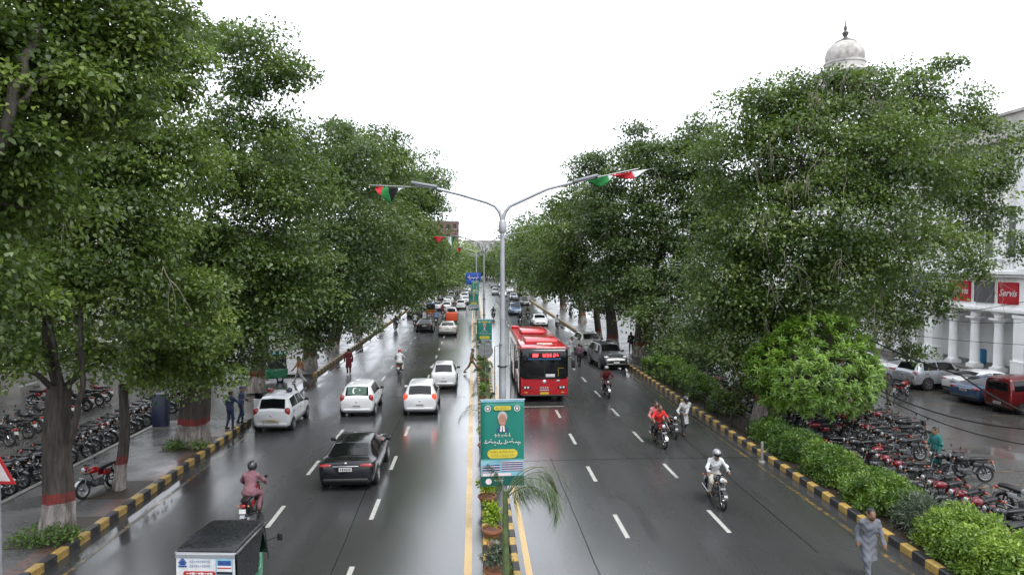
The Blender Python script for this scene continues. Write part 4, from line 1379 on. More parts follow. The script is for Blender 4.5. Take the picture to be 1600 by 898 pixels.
# ---- the red bus
def bus():
    x0 = 3.80; yf = 36.5; Lb = 11.2; Wb = 2.62; H = 3.02
    root = thing('city_bus', 'red city bus with lit destination sign coming towards the camera', 'bus', (x0, yf + Lb / 2, 0), R(180))
    h2 = Lb / 2
    b = MB()
    def sec(y, zb, zt, w, r): return (y, 0, (zb + zt) / 2, w, zt - zb, r)
    b.rrect([sec(-h2, .45, H - .25, Wb - .3, .1), sec(-h2 + .06, .36, H - .1, Wb - .08, .16), sec(-h2 + .2, .32, H, Wb, .2), sec(h2 - .5, .32, H, Wb, .2), sec(h2 - .18, .32, H - .05, Wb - .02, .18),
             sec(h2 - .05, .34, H - .22, Wb - .1, .14), sec(h2, .42, H - .5, Wb - .26, .1)], 4)
    body = b.build('body', P_RED, root, 40)
    b = MB(); b.rrect([sec(h2 - .30, 1.28, 2.98, Wb + .012, .16), sec(h2 - .10, 1.27, 2.90, Wb - .03, .16), sec(h2 + .0, 1.26, 2.76, Wb - .14, .16), sec(h2 + .035, 1.27, 2.62, Wb - .28, .16)], 4)
    ws = b.build('windscreen', GLASS, root, 40)
    # destination sign: rows of lit dots standing for the route lettering
    b = MB(); b.rbox((0, h2 + .03, 2.55), (1.7, .04, .28), .02); sg = b.build('destination_sign', TRIM, root, 40)
    b = MB()
    rs = random.Random(4)
    for gx, gw in ((-.62, .30), (-.08, .18), (.14, .12), (.30, .14), (.48, .16), (.68, .10)):
        n = int(gw / .03)
        for i in range(n):
            for j in range(6):
                if rs.random() < (.95 if gx < -.5 else .72):
                    b.box(-(gx + i * .03), h2 + .054, 2.47 + j * .03, .022, .006, .022)
    b.build('led_dots', M('led_red', (1, .05, .06), .4, emit=3.0), sg, 0)['kind'] = 'stuff'
    b = MB(); b.rbox((0, h2 + .05, 2.33), (1.8, .02, .10), .008); b.build('sun_band', M('blue_band', (.02, .06, .14), .2), root, 40)
    b = MB(); b.box(0, h2 + .042, 1.8, .03, .012, .92); b.build('screen_seam', TRIM, root, 0)
    b = MB(); b.rbox((-.32, h2 + .048, 1.45), (.5, .012, .16), .006); b.build('route_card', M('card_white', (.7, .7, .7), .5), root, 40)
    b = MB(); b.tube([(-.75, h2 + .05, 1.42), (-.75, h2 + .05, 1.86), (-1.1, h2 + .02, 1.86), (-1.1, h2 + .02, 1.42)], .014, 5); b.build('hand_rail', PLATE_Y, root, 40)
    for sd in (-1, 1):
        b = MB(); b.tube([(sd * .15, h2 + .06, 1.30), (sd * .55, h2 + .07, 1.34), (sd * .95, h2 + .05, 1.66)], .012, 4); b.build('wiper', TRIM, root, 40)
    for sd in (-1, 1):
        b = MB(); rounded_blob(b, (sd * .96, h2 - .03, .80), (.25, .07, .085)); hl = b.build('headlight', TRIM, root, 50)
        for q in (-.08, .09):
            b = MB(); b.lathe([(.05, 0), (.06, .03), (.02, .05)], 12, (sd * .96 + q, h2 + .03, .80), 'y'); b.build('lamp', L_CLEAR, hl, 50)
        b = MB(); rounded_blob(b, (sd * 1.0, h2 - .04, .52), (.12, .06, .05)); b.build('fog_lamp', L_AMBER, root, 50)
    b = MB(); b.lathe([(.10, 0), (.10, .03), (.06, .045)], 16, (-.0, h2 - .005, 1.12), 'y'); b.build('emblem', CHROME, root, 40)
    b = MB(); b.rbox((-.75, h2 - .01, 1.16), (.2, .05, .1), .02); b.build('crest', P_SILVER, root, 40)
    b = MB(); b.rbox((0, h2 + .0, .48), (.46, .03, .12), .008); b.build('number_plate', PLATE_Y, root, 40)
    b = MB()
    for i in range(4): b.box(-.18 + i * .12, h2 + .012, .80, .08, .012, .09)
    b.build('maker_letters', P_SILVER, root, 0)
    b = MB(); b.box(0, h2 + .004, .66, .5, .02, .07); b.build('grille_slot', P_SILVER, root, 0)
    b = MB(); b.rbox((0, h2 - .08, .36), (2.3, .2, .1), .03); b.build('lower_lip', TRIM, root, 40)
    for sd in (-1, 1):
        for i in range(6):
            y1 = h2 - 1.75 - i * 1.5
            b = MB(); b.rbox((sd * (Wb / 2 + .001), y1, 1.95), (.02, 1.38, 1.05), .008); b.build('side_window', GLASS, root, 40)
        b = MB(); b.box(sd * (Wb / 2 + .004), -.5, 1.18, .014, 9.6, .1); b.build('side_stripe', M('stripe_white', (.7, .68, .68), .3), root, 0)
    for i in (0, 1):
        y1 = h2 - .62 - i * 4.6
        b = MB(); b.rbox((Wb / 2 + .002, y1, 1.45), (.03, 1.0, 2.1), .01); d = b.build('door', GLASS, root, 40)
        b = MB(); b.box(Wb / 2 + .02, y1, 1.45, .02, .06, 2.1); b.build('door_frame', P_RED, d, 0)
    # roof: air conditioning housing, hatch and end fairing
    b = MB(); b.rrect([(h2 - 3.9, 0, H + .05, 1.75, .08, .03), (h2 - 3.6, 0, H + .12, 1.9, .26, .1), (h2 - 1.75, 0, H + .12, 1.9, .26, .1), (h2 - 1.4, 0, H + .06, 1.8, .10, .04)], 4)
    b.build('roof_unit', P_RED, root, 40)
    b = MB(); b.rrect([(-h2 + 1.2, 0, H + .05, 1.5, .08, .03), (-h2 + 1.5, 0, H + .1, 1.6, .2, .08), (-h2 + 4.2, 0, H + .1, 1.6, .2, .08), (-h2 + 4.5, 0, H + .05, 1.5, .08, .03)], 4)
    b.build('roof_unit', P_RED, root, 40)
    b = MB(); b.rbox((-.1, h2 - .95, H + .03), (.85, .42, .06), .02); b.build('roof_hatch', M('hatch_cream', (.62, .58, .48), .4), root, 40)
    b = MB(); b.rbox((.95, -h2 + .4, H + .06), (.5, .5, .16), .05); b.build('roof_box', P_RED, root, 40)
    for sd in (-1, 1):
        b = MB(); b.tube([(sd * 1.2, h2 - .1, 2.5), (sd * 1.42, h2 + .22, 2.52), (sd * 1.52, h2 + .25, 2.4)], .022, 6); m_ = b.build('mirror_arm', TRIM, root, 40)
        b = MB(); b.rbox((sd * 1.53, h2 + .25, 2.1), (.2, .1, .46), .04); b.build('mirror', TRIM, m_, 40)
        for y in (h2 - 2.6, -h2 + 2.9):
            b = MB(); b.lathe([(.56, -.08), (.56, .012)] if sd > 0 else [(.56, -.012), (.56, .08)], 22, (sd * Wb / 2, y, .52), 'x'); b.build('wheel_arch', TRIM, root, 40)
            wheel_parts(root, sd * (Wb / 2 - .14), y, .48, .28, sd)
    b = MB(); b.box(0, 0, .34, Wb - .3, Lb - .8, .2); b.build('underbody', TRIM, root, 0)
bus()

# ---- auto rickshaws
CANVAS = M('black_canvas', (.018, .019, .022), .28, var=.3, scale=10, bump=.6, bscale=9)
def rickshaw(label, loc, rz, body, roof=CANVAS, poster=False, cat='rickshaw', group=None, box=None):
    root = thing('auto_rickshaw', label, cat, loc, rz, group)
    b = MB()                                        # tub: narrow nose, wide tail
    b.rrect([(-1.15, 0, .60, 1.16, .62, .06), (-1.10, 0, .60, 1.24, .68, .07), (-.1, 0, .58, 1.26, .66, .07), (.25, 0, .55, 1.16, .56, .08), (.75, 0, .62, .8, .60, .1), (1.1, 0, .72, .5, .62, .12), (1.28, 0, .74, .3, .4, .1)], 3)
    tub = b.build('body', body, root, 40)
    b = MB()                                        # windscreen frame and screen
    b.slab([(-.5, .72, .95), (.5, .72, .95), (.46, .52, 1.66), (-.46, .52, 1.66)], (0, .03, .01))
    b.build('windscreen', GLASS, root, 0)
    if box is None:
        b = MB()
        b.rrect([(-1.12, 0, 1.72, 1.12, .05, .02), (-1.05, 0, 1.745, 1.22, .09, .04), (-.4, 0, 1.775, 1.24, .10, .05), (.35, 0, 1.765, 1.18, .09, .04), (.62, 0, 1.70, 1.02, .05, .02)], 3)
        cv = b.build('canopy', roof, root, 40)
        b = MB()
        for (y, w, z) in ((-1.12, 1.24, 1.71), (.6, 1.06, 1.68)):
            b.tube([(-w / 2, y, z), (w / 2, y, z)], .018, 5)
        for sd in (-1, 1): b.tube([(sd * .62, -1.12, 1.71), (sd * .63, -.3, 1.745), (sd * .53, .6, 1.68)], .022, 5)
        b.build('canopy_rail', ALLOY if poster else TRIM, cv, 40)
        for sd in (-1, 1):                          # side curtains
            b = MB()
            b.slab([(sd * .625, -1.1, .9), (sd * .625, -.1, .9), (sd * .60, .05, 1.3), (sd * .575, .35, 1.71), (sd * .61, -1.1, 1.71)], (sd * .012, 0, 0))
            b.build('side_curtain', CANVAS, root, 0)
            b = MB(); b.tube([(sd * .6, .55, .9), (sd * .53, .5, 1.68)], .016, 5); b.build('post', TRIM, root, 40)
        b = MB(); b.slab([(-.60, -1.13, .92), (.60, -1.13, .92), (.59, -1.135, 1.70), (-.59, -1.135, 1.70)], (0, -.015, 0))
        rp = b.build('rear_panel', M('poster_white', (.66, .68, .70), .4) if poster else CANVAS, root, 0)
        b = MB(); b.rbox((0, -.75, .98), (1.1, .3, .16), .04); b.build('seat', TRIM, root, 40)
        b = MB(); b.rbox((0, .1, .98), (.5, .3, .12), .04); b.build('driver_seat', TRIM, root, 40)
        if poster:
            Y = -1.156
            q = MB(); q.box(0, Y, 1.66, 1.2, .012, .07); q.build('poster_border', P_SILVER, rp, 0)
            red, blu, sky_ = M('print_red', (.45, .03, .03), .4), M('print_blue', (.03, .08, .26), .4), M('print_sky', (.25, .45, .55), .4)
            q = MB(); q.slab([(-.42, Y, 1.27), (.18, Y, 1.27), (.22, Y, 1.31), (.18, Y, 1.36), (-.42, Y, 1.36), (-.45, Y, 1.31)], (0, -.006, 0)); q.build('red_band', red, rp, 0)
            q = MB()
            for i in range(9): q.box(-.36 + i * .06, Y - .009, 1.315, .035 + .01 * (i % 3), .004, .018 + .012 * ((i * 7) % 3))
            q.build('band_writing', M('print_white', (.7, .7, .7), .4), rp, 0)
            q = MB()                                # crest: stepped emblem with a base line
            for i, (w, z) in enumerate(((.06, 1.60), (.12, 1.565), (.16, 1.53), (.12, 1.495), (.17, 1.455))): q.box(-.46, Y - .003, z, w, .006, .026)
            q.lathe([(.035, 0), (.035, .006)], 10, (-.46, Y - .008, 1.535), 'y')
            q.build('crest', blu, rp, 0)
            q = MB()
            rs = random.Random(9)
            for j in range(2):
                for i in range(10): q.box(-.30 + i * .042, Y - .003, 1.56 - j * .09, .02 + .018 * rs.random(), .005, .02 + .04 * rs.random())
            q.build('poster_writing', M('print_grey', (.36, .4, .48), .4), rp, 0)
            q = MB(); q.box(.38, Y - .002, 1.47, .34, .005, .36); q.build('picture_ground', sky_, rp, 0)
            q = MB(); q.rbox((.39, Y - .009, 1.53), (.26, .008, .10), .003); q.build('pictured_window', blu, rp, 0)
            q = MB(); q.rbox((.39, Y - .009, 1.42), (.30, .008, .12), .003); q.build('pictured_van', M('print_white', (.7, .7, .7)), rp, 0)
            q = MB(); q.box(.39, Y - .016, 1.435, .28, .004, .022); q.build('pictured_stripe', red, rp, 0)
            q = MB(); q.rbox((.39, Y - .009, 1.33), (.32, .008, .05), .003); q.build('pictured_bumper', INK, rp, 0)
            q = MB(); q.lathe([(.07, 0), (.07, .006)], 18, (.38, Y - .008, 1.18), 'y'); q.build('round_mark', blu, rp, 0)
            q = MB(); q.lathe([(.045, 0), (.045, .003)], 18, (.38, Y - .014, 1.18), 'y'); q.build('round_mark_centre', M('print_white', (.7, .7, .7)), rp, 0)
    else:
        b = MB(); b.rbox((0, -.75, 1.15), (1.35, 1.5, .95), .03); b.build('cargo_box', box, root, 40)
    for (x, y) in ((-.56, -.72), (.56, -.72), (0, .98)):
        b = MB(); b.torus(.17, .055, (0, 0, 0), 'x', 18, 8); w = b.build('wheel', RUBBER, root, 60, (x, y, .225))
        b = MB(); b.lathe([(.13, -.04), (.13, .04)], 14, (0, 0, 0), 'x'); b.build('rim', P_WHITE, w, 40)
    b = MB(); b.torus(.27, .05, (0, .98, .27), 'x', 10, 5, R(20), R(170)); b.build('front_mudguard', body, root, 60)
    b = MB(); b.ball((0, 1.29, .86), (.09, .06, .09)); b.build('headlamp', L_CLEAR, root, 60)
    for sd in (-1, 1):
        b = MB(); rounded_blob(b, (sd * .52, -1.17, .62), (.05, .03, .08)); b.build('tail_lamp', L_RED, root, 50)
        b = MB(); b.tube([(sd * .45, .72, 1.2), (sd * .74, .78, 1.28)], .01, 4); b.rbox((sd * .78, .78, 1.28), (.12, .03, .16), .012); b.build('mirror', TRIM, root, 40)
    b = MB(); b.box(0, -1.168, .45, .34, .01, .12); b.build('number_plate', PLATE_W, root, 0)
    return root
rk = W(334, 862, 13.8)
rickshaw('auto rickshaw with black wet canopy and printed poster on its back', (rk.x - .05, 14.9, 0), R(-5), P_GREEN, poster=True)
g = G(440, 598)
rickshaw('green auto rickshaw with teal curtain standing under the trees', (g.x - 1.0, g.y + .6, -.008), R(105), P_GREEN, roof=M('teal_canvas', (.01, .16, .17), .5))
g = G(673, 494)
rickshaw('distant orange auto rickshaw with blue canopy', (g.x, g.y + 1.2, 0), 0, paint('orange', (.55, .17, .03)), roof=M('blue_canvas', (.04, .09, .28), .5), group='distant traffic')
g = G(706, 510)
rickshaw('cargo rickshaw carrying a bright red orange box', (g.x, g.y + 1.3, 0), 0, P_GREEN, box=M('red_box', (.55, .07, .02), .5), group='distant traffic')
# ================================================================== motorcycles
SEATM = M('seat_vinyl', (.014, .014, .015), .35, var=.3)
STEEL = M('bike_steel', (.16, .16, .17), .38, .8, var=.15)
ENGINE = M('engine_alloy', (.09, .09, .095), .5, .5, var=.3)
B_CHROME = M('bike_chrome', (.30, .30, .31), .22, 1.0, var=.1)
BLK = M('bike_black', (.012, .012, .013), .3, var=.2)
T_COL = {'red': paint('bike_red', (.30, .008, .012)), 'black': paint('bike_black', (.014, .014, .016)), 'maroon': paint('bike_maroon', (.17, .01, .018)), 'blue': paint('bike_blue', (.03, .06, .22)), 'silver': paint('bike_silver', (.4, .41, .43))}

def make_bike(colr):
    root = bpy.data.objects.new('motorcycle', None)
    col.objects.link(root)
    tk = T_COL[colr]
    for y in (.60, -.60):
        b = MB(); b.torus(.245, .045, (0, 0, 0), 'x', 20, 7); w = b.build('wheel', RUBBER, root, 70, (0, y, .29))
        b = MB()
        b.torus(.205, .016, (0, 0, 0), 'x', 18, 5)
        b.lathe([(.055, -.05), (.055, .05)], 10, (0, 0, 0), 'x')
        for k in range(9):
            a = math.pi * 2 * k / 9
            b.tube([(0.02 * (-1) ** k, .05 * math.cos(a), .05 * math.sin(a)), (0, .2 * math.cos(a + .25), .2 * math.sin(a + .25))], .006, 3, False)
        b.build('rim', B_CHROME, w, 60)
    b = MB()
    for sd in (-1, 1):
        b.tube([(sd * .075, .61, .29), (sd * .075, .50, .60)], .022, 6); b.tube([(sd * .075, .50, .58), (sd * .075, .36, .96)], .017, 6)
    b.box(0, .385, .90, .2, .06, .03, rx=R(-22)); b.box(0, .44, .74, .2, .06, .03, rx=R(-22))
    b.build('fork', STEEL, root, 60)
    b = MB()
    for i in range(9):
        a0, a1 = R(20 + 14 * i), R(34 + 14 * i)
        b.box(0, .60 + .305 * math.cos((a0 + a1) / 2), .29 + .305 * math.sin((a0 + a1) / 2), .11, .085, .014, rx=(a0 + a1) / 2 + math.pi / 2)
    b.build('front_mudguard', B_CHROME if colr != 'black' else tk, root, 60)
    b = MB()
    for i in range(9):
        a0, a1 = R(40 + 14 * i), R(54 + 14 * i)
        b.box(0, -.60 + .32 * math.cos((a0 + a1) / 2), .30 + .32 * math.sin((a0 + a1) / 2), .13, .09, .014, rx=(a0 + a1) / 2 + math.pi / 2)
    b.build('rear_mudguard', B_CHROME, root, 60)
    b = MB(); b.tube([(0, .36, .86), (0, .20, .62), (0, .12, .36), (0, -.12, .30), (0, -.28, .52), (0, -.30, .70), (0, .28, .72)], .02, 6)
    for sd in (-1, 1):
        b.tube([(sd * .1, -.6, .29), (sd * .1, -.18, .34)], .017, 5); b.tube([(sd * .11, -.6, .31), (sd * .12, -.48, .68)], .024, 6); b.tube([(sd * .09, -.25, .66), (sd * .1, -.75, .70)], .014, 5)
    b.build('frame', BLK, root, 60)
    b = MB(); b.rbox((0, .0, .36), (.22, .34, .22), .05); b.lathe([(.09, .14), (.095, .17), (.085, .19), (.095, .21), (.085, .23), (.095, .25), (.085, .27), (.09, .30)], 10, (0, 0, .40), 'y')
    b.lathe([(.1, -.13), (.1, .13)], 12, (0, -.04, .34), 'x')
    b.build('engine', ENGINE, root, 45)
    b = MB(); b.rrect([(-.10, 0, .76, .12, .12, .05), (0, 0, .77, .22, .2, .07), (.16, 0, .79, .27, .22, .09), (.28, 0, .79, .24, .19, .08), (.35, 0, .78, .12, .1, .04)], 3)
    b.build('fuel_tank', tk, root, 50)
    b = MB(); b.rrect([(-.74, 0, .80, .16, .05, .02), (-.70, 0, .795, .22, .09, .03), (-.45, 0, .80, .25, .11, .04), (-.15, 0, .775, .22, .10, .04), (-.06, 0, .77, .14, .06, .02)], 3)
    b.build('seat', SEATM, root, 50)
    for sd in (-1, 1):
        b = MB(); b.rbox((sd * .11, -.30, .60), (.04, .26, .16), .018); b.build('side_panel', tk, root, 50)
    b = MB(); b.tube([(.06, .22, .36), (.12, .20, .26), (.13, 0, .22), (.135, -.25, .25)], .02, 6); b.tube([(.135, -.22, .25), (.145, -.40, .28), (.15, -.84, .35)], [.025, .042, .045], 8)
    b.build('exhaust', B_CHROME, root, 60)
    b = MB(); b.tube([(-.35, .20, 1.02), (-.2, .28, 1.03), (-.12, .34, 1.0), (0, .35, .97), (.12, .34, 1.0), (.2, .28, 1.03), (.35, .20, 1.02)], .012, 6)
    hb = b.build('handlebar', STEEL, root, 60)
    for sd in (-1, 1):
        b = MB(); b.tube([(sd * .35, .20, 1.02), (sd * .24, .26, 1.03)], .018, 6); b.build('grip', BLK, hb, 60)
    for sd in (-1, 1):
        b = MB(); b.tube([(sd * .22, .28, 1.03), (sd * .30, .30, 1.16)], .006, 4); b.ball((sd * .31, .30, 1.19), (.055, .015, .04), 8, 5); b.build('mirror', BLK, hb, 60)
    b = MB(); b.ball((0, .42, .88), (.085, .10, .085), 12, 8); hl = b.build('headlamp', tk if colr != 'black' else BLK, root, 60)
    b = MB(); b.lathe([(.075, 0), (.07, .012), (.03, .022)], 12, (0, .495, .88), 'y'); b.build('headlamp_glass', L_CLEAR, hl, 60)
    b = MB(); b.lathe([(.05, 0), (.045, .04)], 10, (.05, .36, .98)); b.lathe([(.05, 0), (.045, .04)], 10, (-.05, .36, .98)); b.build('dials', BLK, hb, 50)
    for sd in (-1, 1):
        b = MB(); b.ball((sd * .15, .44, .80), (.035, .03, .025), 8, 5); b.build('indicator', L_AMBER, root, 60)
        b = MB(); b.ball((sd * .14, -.80, .68), (.035, .03, .025), 8, 5); b.build('indicator', L_AMBER, root, 60)
    b = MB(); b.rbox((0, -.83, .69), (.13, .08, .09), .02); b.build('tail_lamp', L_RED, root, 50)
    b = MB(); b.box(0, -.88, .56, .18, .012, .12, rx=R(-12)); b.build('number_plate', PLATE_W, root, 0)
    b = MB(); b.box(0, .59, .64, .16, .05, .012, rx=R(70)); b.build('front_plate', PLATE_W, root, 0)
    b = MB(); b.tube([(-.14, .0, .28), (-.24, -.02, .27)], .014, 5); b.tube([(.14, .0, .28), (.24, -.02, .27)], .014, 5); b.tube([(-.08, -.1, .28), (-.2, -.14, .02)], .012, 5); b.build('pegs_and_stand', BLK, root, 60)
    return root
PROTO = {}
def bike(colr, label, loc, rz, group=None, lean=0.0):
    if colr not in PROTO:
        PROTO[colr] = make_bike(colr)
        o = PROTO[colr]
    else:
        o = copy_tree(PROTO[colr])
    o.name = 'motorcycle'
    o.location = loc
    o.rotation_euler = (0, lean, rz)
    o['label'] = label; o['category'] = 'motorcycle'
    if group: o['group'] = group
    elif 'group' in o: del o['group']
    return o
# ================================================================== people
def surface_nets(Fv, org, h):
    nx, ny, nz = Fv.shape
    ins = Fv < 0
    cs = [(i, j, k) for i in (0, 1) for j in (0, 1) for k in (0, 1)]
    sl = lambda c, A: A[c[0]:nx - 1 + c[0], c[1]:ny - 1 + c[1], c[2]:nz - 1 + c[2]]
    cnt = sum(sl(c, ins).astype(int) for c in cs)
    mixed = (cnt > 0) & (cnt < 8)
    acc = np.zeros(mixed.shape + (3,)); num = np.zeros(mixed.shape)
    for a in cs:
        for d in range(3):
            if a[d]: continue
            c = list(a); c[d] = 1; c = tuple(c)
            fa, fc = sl(a, Fv), sl(c, Fv)
            m = (fa < 0) != (fc < 0)
            t = np.where(m, fa / np.where(m, fa - fc, 1), 0)
            p = np.array(a, float)[None, None, None] + np.zeros(mixed.shape + (3,))
            p[..., d] += t
            acc += p * m[..., None]; num += m
    idx = -np.ones(mixed.shape, int)
    ii = np.argwhere(mixed)
    idx[mixed] = np.arange(len(ii))
    V = (ii + acc[mixed] / num[mixed][:, None]) * h + org
    Fs = []
    for d in range(3):
        lo = [slice(1, n - 1) for n in (nx, ny, nz)]
        hi = list(lo)
        lo[d] = slice(0, (nx, ny, nz)[d] - 1); hi[d] = slice(1, (nx, ny, nz)[d])
        A, B = ins[tuple(lo)], ins[tuple(hi)]
        for flip, m in ((False, A & ~B), (True, ~A & B)):
            e = np.argwhere(m)
            if not len(e): continue
            e = e + np.array([1 if q != d else 0 for q in range(3)])
            u, v = [(1, 2), (2, 0), (0, 1)][d]
            q = []
            for du, dv in ((0, 0), (-1, 0), (-1, -1), (0, -1)):
                s = e.copy(); s[:, u] += du; s[:, v] += dv
                q.append(idx[s[:, 0], s[:, 1], s[:, 2]])
            q = np.stack(q, 1)
            Fs.append(q[:, ::-1] if flip else q)
    return V, np.concatenate(Fs)

SKIN = M('skin', (.25, .135, .085), .55, var=.1, scale=12)
HAIR = M('hair', (.012, .010, .009), .5, var=.3)
SHOE = M('shoe_leather', (.03, .022, .018), .4)
SANDAL = M('sandal', (.12, .05, .02), .5)
def cloth(name, c):
    return M('cloth_' + name, c, .8, var=.16, scale=7, bump=.9, bscale=14, spec=.25)
C_WHITE = cloth('white', (.60, .61, .62)); C_NAVY = cloth('navy', (.035, .05, .10)); C_GREY = cloth('grey', (.15, .16, .185)); C_BLACK = cloth('black', (.018, .018, .02))
C_PINK = cloth('mauve', (.22, .105, .125)); C_RED = cloth('red', (.62, .035, .035)); C_ORANGE = cloth('orange', (.50, .26, .12)); C_MAROON = cloth('maroon', (.13, .02, .025))
C_KHAKI = cloth('khaki', (.20, .14, .075)); C_TEAL = cloth('teal', (.03, .16, .15)); C_CREAM = cloth('cream', (.52, .50, .44)); C_DARK = cloth('charcoal', (.05, .05, .055)); C_OLIVE = cloth('olive', (.10, .10, .06))
C_CHECK = cloth('plum_check', (.12, .07, .09)); C_PALE = cloth('pale_grey', (.42, .43, .43)); C_BLUE = cloth('blue', (.08, .13, .24))

V3 = lambda *a: np.array(a, float)
def pose_stand(stride=0.0, swing=None, lean=0.0, bend=.06):
    s = stride
    sw = s * .75 if swing is None else swing
    P = dict(pel=V3(0, 0, .93), che=V3(0, .03 + lean, 1.28), nek=V3(0, .03 + lean * 1.3, 1.47), hea=V3(0, .06 + lean * 1.5, 1.60))
    for sd, n in ((-1, 'l'), (1, 'r')):
        ph = s * sd
        P[n + 'hip'] = V3(.095 * sd, 0, .92)
        P[n + 'kne'] = V3(.10 * sd, .22 * ph + .04, .50 + .02 * abs(ph))
        P[n + 'ank'] = V3(.10 * sd, .42 * ph - (.08 if ph < 0 else 0), .09 + (.06 if ph < -.2 else 0))
        P[n + 'sho'] = V3(.175 * sd, .02 + lean, 1.385)
        P[n + 'elb'] = V3(.25 * sd, -.20 * sw * sd - .02 + lean, 1.14)
        P[n + 'wri'] = V3(.26 * sd, -.34 * sw * sd + bend * 1.5 + lean, .90)
    return P
def pose_ride(reach=0.0, lean=.10):
    P = dict(pel=V3(0, -.26, .90), che=V3(0, -.20 + lean, 1.24), nek=V3(0, -.17 + lean * 1.4, 1.44), hea=V3(0, -.12 + lean * 1.5, 1.57))
    for sd, n in ((-1, 'l'), (1, 'r')):
        P[n + 'hip'] = V3(.11 * sd, -.24, .88)
        P[n + 'kne'] = V3(.20 * sd, .16, .74)
        P[n + 'ank'] = V3(.19 * sd, -.04, .36)
        P[n + 'sho'] = V3(.175 * sd, -.19 + lean, 1.345)
        P[n + 'elb'] = V3(.31 * sd, .0 + lean * .5, 1.16)
        P[n + 'wri'] = V3(.31 * sd, .20, 1.05)
    return P
def pose_pillion():
    P = pose_ride(0, .02)
    for k in P: P[k] = P[k] + V3(0, -.34, .05)
    for sd, n in ((-1, 'l'), (1, 'r')):
        P[n + 'kne'] = V3(.24 * sd, -.15, .80); P[n + 'ank'] = V3(.22 * sd, -.3, .40)
        P[n + 'elb'] = V3(.30 * sd, -.45, 1.12); P[n + 'wri'] = V3(.24 * sd, -.22, 1.0)
    return P

